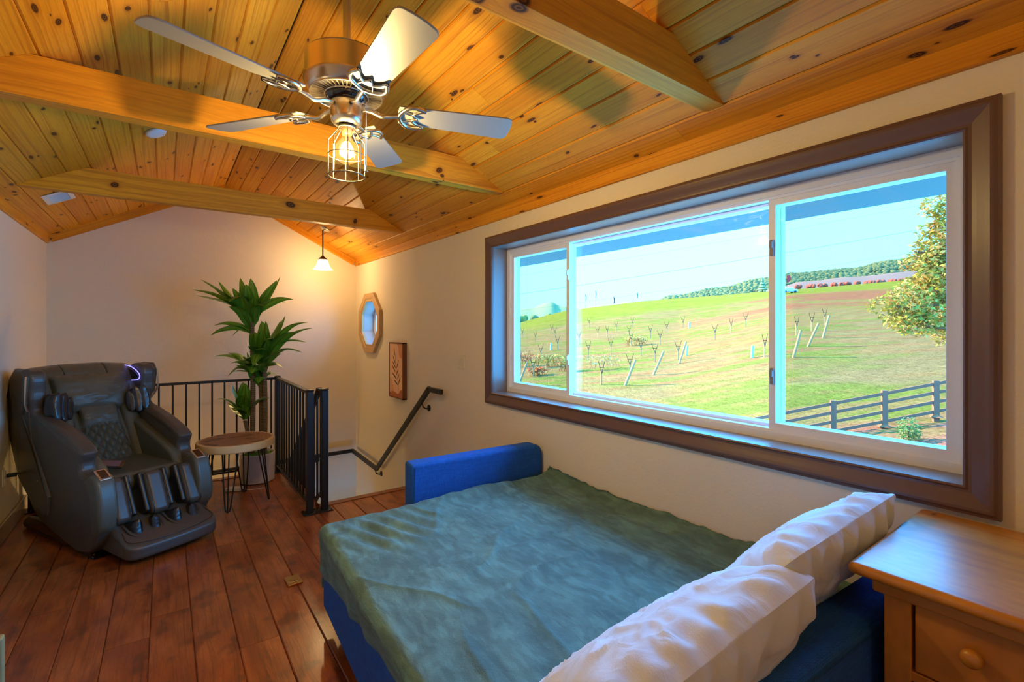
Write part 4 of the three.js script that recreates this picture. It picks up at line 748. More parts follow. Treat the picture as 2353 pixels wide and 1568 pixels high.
  const hood = (x0, x1) => extr(smoothShape([[-0.36, 0.96], [-0.41, 1.05], [-0.46, 1.12], [-0.53, 1.155], [-0.6, 1.15], [-0.65, 1.1], [-0.7, 0.95], [-0.6, 0.9]], 50), x1 - x0, 0.012, 3, 1).applyMatrix4(ZY(x1));
  const arch = (g) => { const p = g.attributes.position; for (let i = 0; i < p.count; i++) { const k = 1 - Math.pow(p.getX(i) / 0.3, 2); p.setY(i, p.getY(i) + 0.022 * k * smooth(0.95, 1.1, p.getY(i))); } g.computeVertexNormals(); return g; };
  for (const [a, b] of [[-0.3, -0.14], [-0.14, 0.12], [0.12, 0.3]]) mesh('hood', arch(hood(a + 0.001, b - 0.001)), M.leather, t);
  const soft = (name, geo, x, y, z, rx = 0, ry = 0, rz = 0, mat = M.leather) => mesh(name, place(geo, x, y, z, rx, ry, rz), mat, t);
  const headRx = -0.42;
  const head = soft('head_pillow', cushionGeo(0.49, 0.31, 0.14, 5, 0.4, 48), 0, 0.965, -0.36, headRx);
  for (const s of [-1, 1]) mesh('seam', tube([V3(s * 0.145, 1.09, -0.392), V3(s * 0.155, 1.03, -0.345), V3(s * 0.16, 0.96, -0.312), V3(s * 0.155, 0.89, -0.295), V3(s * 0.15, 0.845, -0.305)], 0.0028, 5), M.glossBlack, head);
  soft('neck_pad', cushionGeo(0.24, 0.2, 0.075, 6, 0.3, 32), 0, 0.80, -0.262, -0.45);
  {
    const font = await new FontLoader().loadAsync('fonts/droid/droid_serif_regular.typeface.json');
    const g = new TextGeometry('Osaki', { font, size: 0.03, depth: 0.0012, curveSegments: 3 }); g.applyMatrix4(new THREE.Matrix4().set(1, 0.3, 0, 0, 0, 1, 0, 0, 0, 0, 1, 0, 0, 0, 0, 1)); g.center();
    mesh('lettering', place(g, 0.02, 0.985, -0.309, headRx), M.champagne, head);
  }
  for (const s of [-1, 1]) {
    const lobes = [cushionGeo(0.1, 0.2, 0.075, 7, 0.22, 28), cushionGeo(0.1, 0.215, 0.075, 8, 0.22, 28), cushionGeo(0.09, 0.17, 0.07, 9, 0.22, 28)];
    soft('shoulder_airbag', merge(lobes.map((g, i) => place(g, s * (0.275 - i * 0.036), 0.90 - i * 0.012, -0.225 - i * 0.014, -0.3, s * (1.15 - i * 0.12), s * 0.12))), 0, 0, 0, 0, 0, 0, M.blackLeather);
    const loop = [[-0.54, 1.14], [-0.41, 1.127], [-0.31, 1.09], [-0.275, 1.055], [-0.31, 1.026], [-0.43, 1.014]];
    if (s > 0) mesh('speaker_pod', extr(smoothShape([[-0.53, 1.135], [-0.42, 1.12], [-0.33, 1.085], [-0.3, 1.06], [-0.33, 1.045], [-0.43, 1.035]], 30), 0.02, 0.006, 2, 1).applyMatrix4(ZY(s > 0 ? 0.288 : -0.268)), M.glossBlack, t);
    if (s > 0) mesh('led_strip', tube(loop.map(([z, y]) => V3(s * 0.268, y + 0.01, z)), 0.0036, 8, 40), M.led, t);
  }
  // seat, calf rest and foot rest
  soft('seat', rbox(0.49, 0.125, 0.58, 0.058, 0, 0, 0, 6), 0, 0.425, 0.125, 0.02);
  mesh('seat_base', box(0.46, 0.26, 0.5, 0, 0.22, 0.05), M.dark, t);
  const CA = -0.45, calf = (name, w, h, d, r, x, y, z, mat = M.leather) => soft(name, rbox(w, h, d, r, 0, 0, 0, 5), x, y, z, CA, 0, 0, mat);
  calf('calf_rest', 0.5, 0.36, 0.05, 0.02, 0, 0.3, 0.37, M.blackLeather);
  for (const [x, w] of [[-0.213, 0.1], [0, 0.115], [0.213, 0.1]]) {
    const c = calf('calf_pad', w, 0.29, 0.17, 0.035, x, 0.325, 0.452, M.shell);
    for (const s of [-1, 1]) mesh('seam', tube([[0.152, -0.05], [0.148, 0.05], [0.1, 0.083], [-0.1, 0.083], [-0.146, 0.05]].map(([yy, zz]) => V3(x + s * (w / 2 - 0.012), yy, zz + 0.003).applyAxisAngle(V3(1, 0, 0), CA).add(V3(0, 0.325, 0.452)).setX(x + s * (w / 2 - 0.012))), 0.0018, 5), M.glossBlack, c);
  }
  for (const x of [-0.148, -0.072, 0.072, 0.148]) calf('calf_airbag', 0.032, 0.27, 0.15, 0.015, x, 0.338, 0.44, M.blackLeather);
  mesh('badge', place(box(0.003, 0.05, 0.006), -0.2645, 0.36, 0.45, CA), M.champagne, t);
  {
    const s = new THREE.Shape(); s.moveTo(-0.275, 0.42); s.lineTo(-0.275, 0.68); s.quadraticCurveTo(-0.275, 0.76, -0.2, 0.77); s.quadraticCurveTo(0, 0.79, 0.2, 0.77); s.quadraticCurveTo(0.275, 0.76, 0.275, 0.68); s.lineTo(0.265, 0.42); s.lineTo(-0.265, 0.42);
    for (const x of [-0.115, 0.115]) { const h = new THREE.Path(); h.moveTo(x - 0.085, 0.45); h.lineTo(x + 0.085, 0.45); h.lineTo(x + 0.085, 0.62); h.quadraticCurveTo(x + 0.08, 0.675, x, 0.68); h.quadraticCurveTo(x - 0.08, 0.675, x - 0.085, 0.62); h.lineTo(x - 0.085, 0.45); s.holes.push(h); }
    const g = extr(s, 0.12, 0.024, 4, 16).rotateX(Math.PI / 2), p = g.attributes.position;
    for (let i = 0; i < p.count; i++) { const y = p.getY(i), z = p.getZ(i); p.setY(i, y > -0.06 ? y + 0.245 - 0.135 * smooth(0.47, 0.8, z) : y + 0.165 - 0.015 * smooth(0.5, 0.8, z) ); }
    g.computeVertexNormals(); const f = mesh('foot_rest', g, M.shell, t);
    mesh('foot_well', box(0.46, 0.02, 0.26, 0, 0.062, 0.56), M.dark, f);
    for (const x of [-0.115, 0.115]) for (const q of [-1, 1]) mesh('foot_airbag', place(cushionGeo(0.15, 0.14, 0.06, 11 + q, 0.2, 24), x + q * 0.062, 0.155, 0.585, -0.3, q * 1.3, 0), M.blackLeather, f);
    mesh('seam', tube([V3(-0.246, 0.178, 0.62), V3(-0.24, 0.135, 0.72), V3(0, 0.12, 0.755), V3(0.24, 0.135, 0.72), V3(0.246, 0.178, 0.62)], 0.0018, 5), M.glossBlack, f);
  }
  {
    const L = P, inv = new THREE.Matrix4().compose(t.position, t.quaternion, t.scale).invert();
    mesh('power_cord', merge([tube([L(4.72, VL + 0.06, 0.43), L(4.76, VL + 0.12, 0.435), L(4.85, VL + 0.16, 0.42), L(4.95, VL + 0.15, 0.3), L(4.98, VL + 0.13, 0.12)], 0.0045, 8, 24), rbox(0.05, 0.026, 0.03, 0.006, VL + 0.042, 0.43, -4.72)]).applyMatrix4(inv), M.black, t);
  }
  // base skid and remote
  mesh('base', extr(smoothShape([[-0.6, 0.002], [-0.63, 0.04], [-0.55, 0.095], [-0.3, 0.11], [0.1, 0.07], [0.36, 0.06], [0.39, 0.02], [0.36, 0.002]], 50), 0.62, 0.02, 3, 1).applyMatrix4(ZY(0.31)), M.glossBlack, t);
  const rc = mesh('remote_control', place(rbox(0.085, 0.012, 0.15, 0.005), -0.15, 0.535, 0.25, 0.25, 0.9, 0.1), M.glossBlack, t);
  mesh('screen', place(rbox(0.07, 0.002, 0.11, 0.001), -0.15, 0.542, 0.252, 0.25, 0.9, 0.1), M.screenGlow ||= phys({ color: lin(0.05, 0.06, 0.1), roughness: 0.08, clearcoat: 1 }), rc);
  mesh('remote_holder', [tube([V3(-0.2, 0.5, 0.2), V3(-0.17, 0.515, 0.23), V3(-0.15, 0.53, 0.25)], 0.008)], M.glossBlack, t);
}

// ------------------------------------------------------------------ outdoors
// a plan frame turned with the house: d ahead, r to the right; T = r / d
const CA36 = Math.cos(36 * D2R), SA36 = Math.sin(36 * D2R);
const DR = (d, r, y) => V3(d * SA36 + r * CA36, y, -(d * CA36 - r * SA36));
const lerpT = (t, xs, ys) => { if (t <= xs[0]) return ys[0]; for (let i = 1; i < xs.length; i++) if (t <= xs[i]) return mix(ys[i - 1], ys[i], (t - xs[i - 1]) / (xs[i] - xs[i - 1])); return ys[ys.length - 1]; };
function groundY(d, t) {
  const y20 = -4.6 + 2.4 * clamp(t, -0.3, 1.5); if (d < 20) return y20 + (d - 20) * 0.02;
  const kn = lerpT(t, [0, 0.235, 0.348, 0.588, 0.9], [0.055, 0.069, 0.078, 0.15, 0.155]), kf = lerpT(t, [-0.12, 0, 0.113, 0.277, 0.823], [0.02, 0.055, 0.0856, 0.107, 0.146]);
  const over = Math.max(0, d - 150); return y20 + (Math.min(d, 150) - 20) * mix(kn, kf, smooth(40, 140, d)) - over * 0.02;
}
const onGround = (t, d, up = 0) => DR(d, t * d, groundY(d, t) + up);
{
  const nd = 340, nt = 420, pos = [], col = [], uv = [], idx = [];
  for (let j = 0; j <= nd; j++) for (let i = 0; i <= nt; i++) {
    const d = 8 * Math.pow(290 / 8, j / nd), t = mix(-0.5, 1.6, i / nt), r = t * d, p = DR(d, r, 0);
    const bump = 0.05 * (fbm(p.x * 0.6, p.z * 0.6, 3) - 0.5) * smooth(8, 30, d) + 0.35 * (fbm(p.x * 0.06, p.z * 0.06, 3) - 0.5) * smooth(40, 90, d); p.y = groundY(d, t) + bump;
    pos.push(p.x, p.y, p.z); uv.push(p.x / 2.2, p.z / 2.2);
    const n1 = 0.5 * fbm(p.x * 0.11 + 3, p.z * 0.11, 4) + 0.5 * fbm(r * 0.09 + 40, d * 0.42, 4), n2 = 0.35 * fbm(p.x * 0.5, p.z * 0.5 + 8, 3) + 0.65 * fbm(r * 0.22 + 9, d * 1.1, 4), n3 = fbm(p.x * 0.035 + 70, p.z * 0.035, 3);
    let c = cmix([0.17, 0.175, 0.02], [0.25, 0.16, 0.04], smooth(0.42, 0.6, n1)); c = cmix(c, [0.3, 0.16, 0.038], smooth(0.48, 0.6, n2) * 0.7);
    const ph = ((d + 0.35 * (n1 - 0.5) * 6) % 2.9) / 2.9, row = smooth(0.0, 0.1, ph) * (1 - smooth(0.34, 0.5, ph)) * smooth(31, 35, d) * (1 - smooth(82, 108, d));      // bare strips under the vine rows
    c = cmix(c, [0.28, 0.14, 0.036], row * smooth(0.25, 0.5, n2) * 0.95);
    const clay = smooth(0.28, 0.42, t) * smooth(62, 78, d) * (1 - smooth(104, 124, d)) * smooth(0.47, 0.58, n3 * 0.5 + n1 * 0.5); c = cmix(c, [0.3, 0.095, 0.03], clay * 0.9);
    const leafy = smooth(0.52, 0.66, t) * (1 - smooth(19.5, 21.5, d)); c = cmix(c, [0.32, 0.12, 0.05], leafy * (0.35 + 0.65 * smooth(0.42, 0.56, n2)));
    c = cmix(c, [0.2, 0.195, 0.014], smooth(98, 120, d) * 0.8 * (1 - clay));
    const tuft = 0.66 + 0.72 * (0.5 * fbm(p.x * 2.3, p.z * 2.3 + 5, 3) + 0.5 * fbm(r * 0.9 + 3, d * 3.1, 3)); col.push(c[0] * 0.68 * tuft, c[1] * 0.68 * tuft, c[2] * 0.9 * tuft);
  }
  for (let j = 0; j < nd; j++) for (let i = 0; i < nt; i++) { const a = j * (nt + 1) + i, b = a + 1, c = a + nt + 1, e = c + 1; idx.push(a, b, c, b, e, c); }
  const g = new THREE.BufferGeometry(); g.setAttribute('position', new THREE.Float32BufferAttribute(pos, 3)); g.setAttribute('color', new THREE.Float32BufferAttribute(col, 3)); g.setAttribute('uv', new THREE.Float32BufferAttribute(uv, 2)); g.setIndex(idx); g.computeVertexNormals();
  struct('ground', g, phys({ map: grassTex, vertexColors: true, roughness: 1, specularIntensity: 0, side: THREE.DoubleSide }));
}
const inst = (name, geo, mat, list, label, category) => {          // list of [matrix, colour]
  const m = new THREE.InstancedMesh(geo, mat, list.length); list.forEach(([M_, c], i) => { m.setMatrixAt(i, M_); if (c) m.setColorAt(i, c); }); m.name = numbered(name); m.castShadow = m.receiveShadow = true; m.userData.kind = 'stuff'; scene.add(m);
  if (label) tag(m, label, category); return m;
};
const pose = (p, rx, ry, rz, s) => new THREE.Matrix4().compose(p, new THREE.Quaternion().setFromEuler(new THREE.Euler(rx, ry, rz)), typeof s === 'number' ? V3(s, s, s) : s);
// four-board fence climbing to the right
{
  const f = thing('board_fence', 'dark weathered four-board fence climbing the slope outside the right window pane', 'fence', DR(20, 13.45, -3.03));
  const base = V3().copy(f.position), pts = []; for (let i = -3; i < 4; i++) { const p = V3(22.6, -3.03, -8.27).addScaledVector(V3(1.76, 0.41, 1.255), i); if (i < 0) p.y = -3.03 + i * 0.42; pts.push(p); }
  for (const p of pts) { const g = box(0.17, 1.75, 0.2, 0, 0.58, 0); const m = mesh('post', g, M.fence, f); m.position.copy(p).sub(base); m.rotation.y = 0.62; mesh('post_footing', place(new THREE.ConeGeometry(0.26, 0.16, 10), 0, 0.02, 0), M.clay ||= phys({ color: lin(0.24, 0.085, 0.04), roughness: 1, specularIntensity: 0 }), m); }
  for (let i = 0; i < pts.length - 1; i++) for (const h of [0.16, 0.56, 0.95, 1.32]) mesh('rail', bar(pts[i].clone().sub(base).add(V3(0, h, 0)), pts[i + 1].clone().sub(base).add(V3(0, h, 0)), 0.045, 0.13), M.fence, f);
}
// vineyard: stakes with V arms, leaning end posts, grow tubes, straggling vines
{
  const S = [[0.09, 81.4], [0.049, 78.2], [0.14, 68.8], [0.161, 91.8], [0.179, 74.3], [0.218, 80.4], [0.252, 84.6], [0.29, 68.2], [0.249, 61.5], [0.207, 56.1], [0.16, 54.7], [0.096, 64.7], [0.187, 37.4], [0.247, 40.5], [0.045, 44.1], [0.299, 46.6], [0.199, 73.9], [0.245, 71.3], [0.083, 88.2], [0.022, 90], [0.324, 72], [0.358, 77], [0.425, 55.5], [0.458, 58.3], [0.489, 61.3], [0.348, 46.6], [0.528, 38.3], [0.627, 48], [0.654, 51.6], [0.595, 45.8], [0.12, 50], [0.27, 52], [0.31, 60], [0.06, 56]];
  let first;
  for (const [t, d] of S) {
    const p = onGround(t, d, -0.05);
    if (!first) {
      first = thing('vine_stake', 'pale wooden vine stake with two dark V-shaped arms standing in the vineyard', 'stake', p, 36 * -D2R, 'trellis stakes of the vineyard rows');
      mesh('stake', rbox(0.1, 1.35, 0.1, 0.015, 0, 0.65, 0), M.stake, first);
      mesh('arm', poly([V3(-0.02, 0.95, 0.06), V3(-0.34, 1.9, 0.06)], 0.02, 6), M.arm, first); mesh('arm', poly([V3(0.02, 0.95, 0.06), V3(0.3, 1.95, 0.06)], 0.02, 6), M.arm, first);
      mesh('crossbar', poly([V3(-0.22, 1.42, 0.06), V3(0.22, 1.42, 0.06)], 0.025, 6), M.arm, first);
    } else { const c = first.clone(); c.name = numbered('vine_stake'); c.position.copy(p); c.rotation.y = -36 * D2R + rr(-0.5, 0.5); scene.add(c); }
  }
  const E = [[0.012, 40.2], [0.235, 36], [0.295, 39.7], [0.349, 44.1], [0.588, 36.1], [0.618, 40], [0.65, 43.7]]; let ef, ei = -1;
  const EL = ['pale end post leaning at the lower left corner of the left window pane', 'thick leaning end post nearest the camera in the middle pane', 'thick leaning end post, second from the left in the middle pane', 'thick leaning end post, farthest right of the three in the middle pane', 'leaning end post nearest the mullion in the right pane', 'leaning end post between two others in the right pane', 'leaning end post farthest right in the right pane'];
  for (const [t, d] of E) {
    ei++;
    const p = onGround(t, d, -0.1); if (!ef) { ef = tag(mesh('end_post', uvBox(cyl(0.095, 0.1, 2.3, 0, 1.1, 0, 14))), EL[0], 'post', 'leaning end posts of the vine rows'); ef.material = M.stake; ef.position.copy(p); ef.rotation.set(0, -36 * D2R, 0); ef.rotateZ(-0.36); }
    else { const c = ef.clone(); c.userData.label = EL[ei]; c.name = numbered('end_post'); c.position.copy(p); c.rotation.set(0, -36 * D2R + rr(-0.2, 0.2), 0); c.rotateZ(-0.3 - 0.12 * rnd()); scene.add(c); }
  }
  let gf, gi = 0; const GL = ['pale blue grow tube farthest up the hill in the vineyard', 'pale blue grow tube beside a leaning end post, mid window', 'slanting blue grow tube just left of the second mullion', 'pale blue grow tube seen through the left window pane']; for (const [t, d] of [[0.371, 74.9], [0.365, 48.3], [0.502, 39.2], [0.081, 64.8]]) { const p = onGround(t, d); if (!gf) { gf = tag(mesh('grow_tube', cyl(0.12, 0.12, 1.0, 0, 0.5, 0, 14), M.tubeBlue), GL[0], 'grow tube', 'blue grow tubes in the vineyard'); gf.position.copy(p); } else { const c = gf.clone(); c.userData.label = GL[++gi]; c.name = numbered('grow_tube'); c.position.copy(p); c.rotation.z = -0.12; scene.add(c); } }
}
// leaf clusters: trees, vines, shrubs
const leafG = (() => { const g = new THREE.BufferGeometry(); g.setAttribute('position', new THREE.Float32BufferAttribute([0, 0, 0, 0.3, 0.12, 0.5, 0, 0, 1.05, -0.3, 0.12, 0.5], 3)); g.setIndex([0, 1, 2, 0, 2, 3]); g.computeVertexNormals(); return g; })();
const leafM = phys({ color: 0xffffff, specularIntensity: 0.15, roughness: 0.7, transmission: 0.35, thickness: 0, side: THREE.DoubleSide });
function foliage(blobs, n, size, cols, parent) {                   // blobs [centre, rx, ry, rz]
  const tot = blobs.reduce((s, b) => s + b[1] * b[2], 0), list = [];
  for (const [c, rx, ry, rz] of blobs) for (let i = 0, k = Math.round(n * rx * ry / tot); i < k; i++) {
    const q = V3(rr(-1, 1), rr(-1, 1), rr(-1, 1)); if (q.length() > 1 || q.length() < 0.15) { i -= 0.5; continue; } q.multiplyScalar(Math.pow(q.length(), -0.35));
    list.push([pose(V3(c.x + q.x * rx, c.y + q.y * ry, c.z + q.z * rz), rr(-1.2, 1.2), rr(0, 6.3), rr(-1, 1), size * rr(0.7, 1.3)), lin(...cols[Math.floor(rnd() * cols.length)]).multiply(lin(0.72, 0.53, 0.28)).multiplyScalar(rr(0.8, 1.25))]);
  }
  const m = new THREE.InstancedMesh(leafG, leafM, list.length); list.forEach(([a, c], i) => { m.setMatrixAt(i, a); m.setColorAt(i, c); }); m.name = 'foliage'; m.userData.kind = 'stuff'; m.castShadow = m.receiveShadow = true; parent.add(m); return m;
}
{
  const d0 = 14, base = onGround(1.2, d0, 0), t = thing('tree', 'leafy tree turning yellow at the right edge of the window view', 'tree', base);
  const q = (px, py, d = d0) => DR(d, (px - 1176.5) / FOCAL * d, EYE + (754 - py) / FOCAL * d).sub(base);
  const trunk = q(2490, 760); mesh('trunk', tube([V3(0, -0.2, 0), V3(trunk.x, 2, trunk.z), q(2480, 640), q(2440, 300)], 0.17, 10), M.bark ||= phys({ color: lin(0.14, 0.06, 0.025), roughness: 1, specularIntensity: 0 }), t);
  for (const [a, b, c] of [[[2490, 720], [2300, 700], [2050, 705]], [[2490, 640], [2330, 610], [2110, 580]], [[2470, 520], [2330, 500], [2150, 520]], [[2490, 800], [2300, 770], [2120, 750]], [[2450, 400], [2300, 440], [2190, 430]]]) mesh('branch', tube([q(...a), q(...b, d0 - 0.4), q(...c, d0 - 0.2)], 0.035, 6), M.bark, t);
  const B = [[2170, 470, 38, 40], [2150, 560, 60, 50], [2195, 520, 60, 70], [2120, 600, 40, 26], [2160, 650, 70, 50], [2090, 690, 75, 34], [2040, 700, 40, 24], [2150, 720, 80, 45], [2100, 745, 60, 28], [2190, 760, 50, 34], [2230, 640, 60, 90], [2250, 430, 60, 60], [2160, 620, 60, 60], [2200, 600, 60, 60], [2080, 730, 50, 20], [2120, 660, 60, 30], [2260, 500, 60, 80], [2300, 700, 80, 70], [2330, 560, 90, 110]].map(([x, y, rx, ry]) => { const d = d0 + rr(-0.6, 0.6); return [q(x, y, d), rx / FOCAL * d, ry / FOCAL * d, 0.55]; });
  foliage(B, 21000, 0.15, [[0.42, 0.46, 0.08], [0.36, 0.44, 0.1], [0.55, 0.5, 0.13], [0.6, 0.52, 0.2], [0.62, 0.36, 0.13], [0.3, 0.4, 0.1]], t);
}
{
  const p = onGround(0.83, 17.2), t = thing('shrub', 'small green shrub growing beside the board fence', 'shrub', p);
  mesh('stem', [poly([V3(0, 0, 0), V3(0.05, 0.5, 0)], 0.02), poly([V3(0, 0.1, 0), V3(-0.25, 0.55, 0.05)], 0.012), poly([V3(0, 0.1, 0), V3(0.3, 0.5, -0.05)], 0.012)], M.bark, t);
  foliage([[V3(0, 0.5, 0), 0.42, 0.42, 0.35], [V3(0.3, 0.25, 0), 0.35, 0.25, 0.3], [V3(-0.25, 0.35, 0), 0.28, 0.3, 0.3]], 900, 0.1, [[0.16, 0.36, 0.12], [0.22, 0.46, 0.16], [0.12, 0.3, 0.14]], t);
}
[[0.02, 52, 2.6, 1.0, 'r', 'grapevine with orange autumn leaves at the left edge of the window view'], [0.075, 50, 2.8, 0.9, 'y', 'yellowing grapevine straggling along the left vine row'], [0.055, 45, 1.6, 0.55, 'r', 'low grapevine with bright red leaves in the left window pane'], [0.115, 46, 1.6, 0.9, 'y', 'yellow and red grapevine just left of the first window mullion'], [0.19, 45, 3.2, 0.9, 'g', 'pale bare-twigged grapevine thicket right of the first mullion'], [0.26, 62, 2.6, 0.8, 'y', 'thin yellowing grapevine in the middle of the vineyard']].forEach(([t, d, w, h, k, label]) => {
  const p = onGround(t, d), o = thing('grapevine', label, 'grapevine', p, -36 * D2R), cols = k === 'r' ? [[0.75, 0.3, 0.16], [0.8, 0.42, 0.2], [0.62, 0.5, 0.2], [0.75, 0.2, 0.16]] : k === 'y' ? [[0.62, 0.6, 0.2], [0.5, 0.52, 0.2], [0.7, 0.55, 0.22], [0.75, 0.35, 0.2]] : [[0.62, 0.58, 0.36], [0.55, 0.5, 0.4], [0.5, 0.5, 0.2]];
  const tw = []; for (let i = 0; i < 26; i++) { const x = rr(-w / 2, w / 2); tw.push(poly([V3(x, 0, rr(-0.3, 0.3)), V3(x + rr(-0.3, 0.3), h * 0.8, rr(-0.3, 0.3)), V3(x + rr(-0.9, 0.9), h * rr(1, 1.7), rr(-0.4, 0.4))], 0.014, 4)); }
  mesh('cane', tw, k === 'g' ? M.stake : M.bark, o);
  foliage([[V3(-w * 0.25, h, 0), w * 0.3, h * 0.5, 0.5], [V3(w * 0.25, h, 0), w * 0.3, h * 0.5, 0.5]], k === 'g' ? 160 : 420, 0.22, cols, o);
});
// far ridges, red hedge, bare field, flag poles, power lines
const ridgeSheet = (pts, d, depth, dy) => {                        // hill with a traced skyline, given real thickness
  const n = pts.length, back = pts.map(([t, e]) => [t, e]); const w = (t, e, dd) => DR(dd, t * dd, EYE + e * dd);
  const g = grid(n - 1, 6, (s, v) => { const i = Math.round(s * (n - 1)), [t, e] = pts[i]; const dd = d + depth * v; return v <= 0.5 ? DR(d - depth * (1 - 2 * v), t * (d - depth * (1 - 2 * v)), mix(dy, EYE + e * d, Math.sin(v * Math.PI))) : DR(d + depth * (2 * v - 1), t * (d + depth * (2 * v - 1)), mix(EYE + e * d, dy, Math.pow(2 * v - 1, 2))); });
  return g;
};
const sky2 = (list) => { const out = []; for (let i = 0; i < list.length - 1; i++) for (let k = 0; k < 8; k++) { const s = k / 8, q = s * s * (3 - 2 * s), a = list[i], b = list[i + 1]; out.push([(mix(a[0], b[0], s) - 1176.5) / FOCAL, (754 - mix(a[1], b[1], q)) / FOCAL]); } const l = list[list.length - 1]; out.push([(l[0] - 1176.5) / FOCAL, (754 - l[1]) / FOCAL]); return out; };
const M_d2 = (m) => Object.assign(m, { side: THREE.DoubleSide });
struct('mountain', ridgeSheet(sky2([[1000, 740], [1120, 722], [1180, 711], [1220, 708], [1265, 694], [1290, 704], [1330, 708], [1400, 699], [1450, 693], [1520, 694], [1600, 720]]), 2600, 500, -40), M_d2(M.mountain));
const hill = ridgeSheet(sky2([[1480, 712], [1560, 682], [1660, 665], [1760, 644], [1830, 632], [1960, 622], [2060, 603], [2200, 570], [2400, 545], [2700, 540]]), 520, 170, 0);
struct('forest_ridge', hill, M_d2(M.ridge));
{
  const crown = new THREE.IcosahedronGeometry(1, 1), list = [], sk = sky2([[1480, 712], [1560, 682], [1660, 665], [1760, 644], [1830, 632], [1960, 622], [2060, 603], [2200, 570], [2400, 545], [2700, 540]]);
  for (let i = 0; i < 7500; i++) { const k = Math.floor(rnd() * sk.length), [t0, e] = sk[k], t = t0 + rr(-0.012, 0.012), v = Math.sqrt(rnd()) * 0.5, dd = 520 - 170 * (1 - 2 * v), y = mix(0, EYE + e * 520, Math.sin(v * Math.PI)); const s = rr(1.5, 2.9); list.push([pose(DR(dd, t * dd, y - s * 0.35), rr(0, 3), rr(0, 3), 0, V3(s, s * rr(0.8, 1.1), s)), lin(...cmix([0.042, 0.056, 0.022], [0.085, 0.085, 0.03], rnd()))]); }
  inst('forest', crown, phys({ color: 0xffffff, roughness: 1, specularIntensity: 0 }), list, 'wooded ridge on the skyline beyond the vineyard hill', 'forest');
}
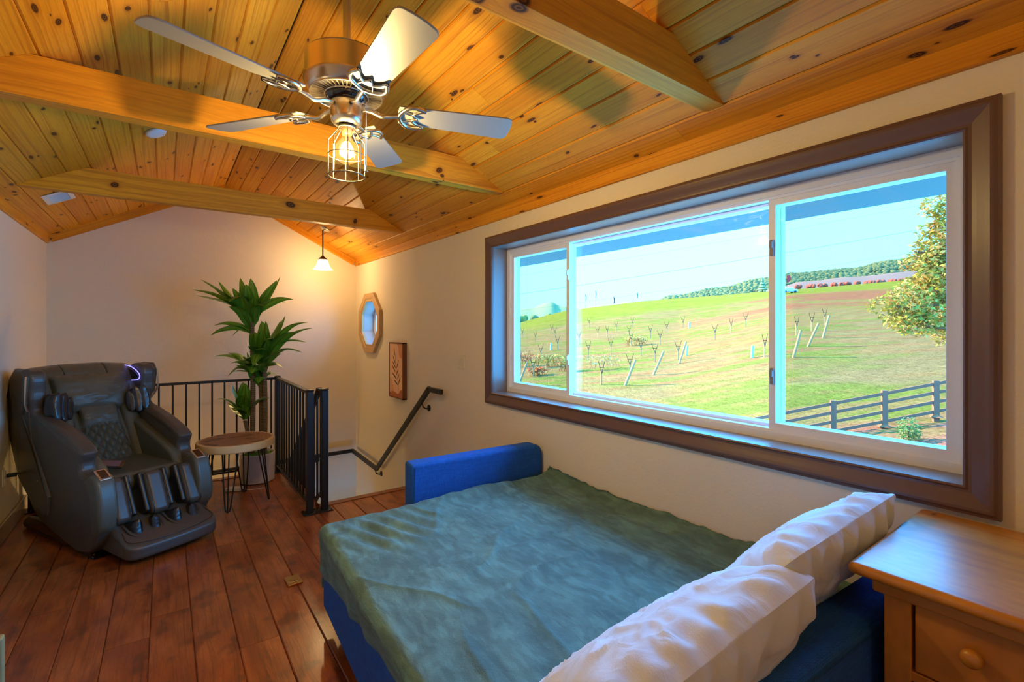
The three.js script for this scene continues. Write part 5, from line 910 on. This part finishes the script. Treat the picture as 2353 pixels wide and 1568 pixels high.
{
  struct('bare_field', ridgeSheet(sky2([[1760, 668], [1850, 647], [1960, 636], [2100, 624], [2250, 612], [2450, 600]]), 235, 60, 8), M_d2(M.mauve));
  let hf; for (let i = 0; i < 11; i++) { const px = 1835 + i * 27, t = (px - 1176.5) / FOCAL, d = 168, y = EYE + (754 - (661 - (px - 1835) * 0.062)) / FOCAL * d; const p = DR(d, t * d, y);
    if (!hf) { hf = thing('red_shrub', 'round red-leaved shrub in the hedge along the hilltop', 'shrub', p, 0, 'red shrubs along the hilltop'); mesh('stem', cyl(0.1, 0.14, 1.4, 0, -0.5, 0, 8), M.bark, hf); const fg = []; for (let q = 0; q < 9; q++) fg.push(place(new THREE.IcosahedronGeometry(rr(0.5, 0.8), 1), rr(-1.6, 1.6), rr(-0.1, 0.4), rr(-0.5, 0.5))); mesh('crown', fg, phys({ color: lin(0.24, 0.05, 0.028), roughness: 1, specularIntensity: 0 }), hf); }
    else { const c = hf.clone(); c.name = numbered('red_shrub'); c.position.copy(p); c.rotation.y = i * 1.3; scene.add(c); } }
  [[1345, 707, 676], [1368, 704, 668], [1410, 694, 677], [1463, 687, 666]].forEach(([px, y0, y1], i) => { const d = 150, t = (px - 1176.5) / FOCAL, b = onGround(t, d, -0.5), h = (y0 - y1) / FOCAL * d + 0.8; const o = thing('flag_pole', ['thin flag pole farthest left on the grassy crest', 'tall thin flag pole second from the left on the crest', 'flag pole with a dark furled flag, third from the left on the crest', 'flag pole with a dark furled flag farthest right on the crest'][i], 'flag pole', b); mesh('pole', cyl(0.05, 0.07, h, 0, h / 2, 0, 8), M.stake, o); mesh('flag', [extr(smoothShape([[0, 0], [0.2, -0.1], [0.55, -0.9], [0.4, -1.9], [0.1, -2.3], [0.12, -1.1]], 20), 0.06)].map((g) => place(g, 0, h, 0)), i > 1 ? M.arm : M.mauve, o); });
  { const d = 140, t = (1808 - 1176.5) / FOCAL, o = thing('feather_flag', 'tall red banner on a pole beside the second mullion', 'flag', onGround(t, d)); const h = (682 - 645) / FOCAL * d; mesh('pole', cyl(0.05, 0.06, h, 0, h / 2, 0, 8), M.arm, o); mesh('banner', place(extr(smoothShape([[0, 0], [0.9, -0.2], [1.1, -1.2], [0.2, -2.2], [0, -1.4]], 24), 0.08), 0, h, 0, 0, -36 * D2R), phys({ color: lin(0.5, 0.03, 0.03), roughness: 0.7, specularIntensity: 0 }), o); }
  { const d = 128, t = (1812 - 1176.5) / FOCAL, o = thing('car', 'small pale car driving along the hilltop track', 'car', onGround(t, d, 0.05), -36 * D2R); mesh('body', [rbox(4.2, 0.75, 1.7, 0.25, 0, 0.65, 0)], M.ext, o); mesh('cabin', rbox(2.3, 0.65, 1.5, 0.25, -0.2, 1.25, 0), M.white, o); for (const [x, z] of [[-1.3, 0.8], [1.3, 0.8], [-1.3, -0.8], [1.3, -0.8]]) mesh('wheel', place(cyl(0.33, 0.33, 0.22, 0, 0, 0, 16), x, 0.33, z, Math.PI / 2), M.dark, o); }
  { const d = 150, t = (1752 - 1176.5) / FOCAL, o = thing('conifer', 'small dark conifer on the hilltop left of the second mullion', 'tree', onGround(t, d)); mesh('trunk', cyl(0.15, 0.2, 1.5, 0, 0.6, 0, 8), M.bark, o); const fg = []; for (let q = 0; q < 4; q++) fg.push(place(new THREE.ConeGeometry(1.5 - q * 0.32, 1.6, 9), 0, 1.4 + q * 0.85, 0)); mesh('crown', fg, phys({ color: lin(0.08, 0.12, 0.05), roughness: 1, specularIntensity: 0 }), o); }
  // woods at the low left end of the crest
  for (const [px, py, rx, label] of [[1200, 727, 3, 'yellow-green tree at the far left below the blue mountain'], [1228, 726, 2.8, 'round hazy tree between two others below the blue mountain'], [1262, 720, 2.4, 'yellowish tree at the foot of the green crest in the left pane']]) { const d = px === 1228 ? 215 : px === 1262 ? 245 : 175, t = (px - 1176.5) / FOCAL, y = EYE + (754 - py) / FOCAL * d, o = thing('tree', label, 'tree', DR(d, t * d, y - rx * 2)); mesh('trunk', cyl(0.3, 0.4, rx * 1.5, 0, rx * 0.4, 0, 8), M.bark, o); const fg = []; for (let q = 0; q < 10; q++) fg.push(place(new THREE.IcosahedronGeometry(rx * rr(0.4, 0.6), 1), rr(-1, 1) * rx * 0.6, rx * 1.3 + rr(-0.4, 0.5) * rx, rr(-1, 1) * rx * 0.4)); mesh('crown', fg, phys({ color: lin(...(px === 1228 ? [0.09, 0.11, 0.04] : [0.15, 0.13, 0.03])), roughness: 1, specularIntensity: 0 }), o); }
  [[675, 512, 'dark'], [632, 455, 'thin'], [713, 562, 'low']].forEach(([yl, yr, k], i) => {
    const d = 45, q = (px, py) => DR(d, (px - 1176.5) / FOCAL * d, EYE + (754 - py) / FOCAL * d), a = q(1060, yl + (yl - yr) * 0.13), b = q(2420, yr - (yl - yr) * 0.24), n = 24, pts = []; for (let s = 0; s <= n; s++) { const p = a.clone().lerp(b, s / n); p.y -= 0.3 * Math.sin(Math.PI * s / n); pts.push(p); }
    tag(mesh('power_line', tube(pts, i ? 0.006 : 0.014, 5, 40), M.wire ||= phys({ color: lin(0.06, 0.035, 0.022), roughness: 0.8, specularIntensity: 0 })), ['thicker power line crossing the sky in all three panes', 'faint power line, the uppermost in the sky', 'faint power line lowest in the sky, just over the hill'][i], 'power line');
  });
}
renderer.render(scene, camera);
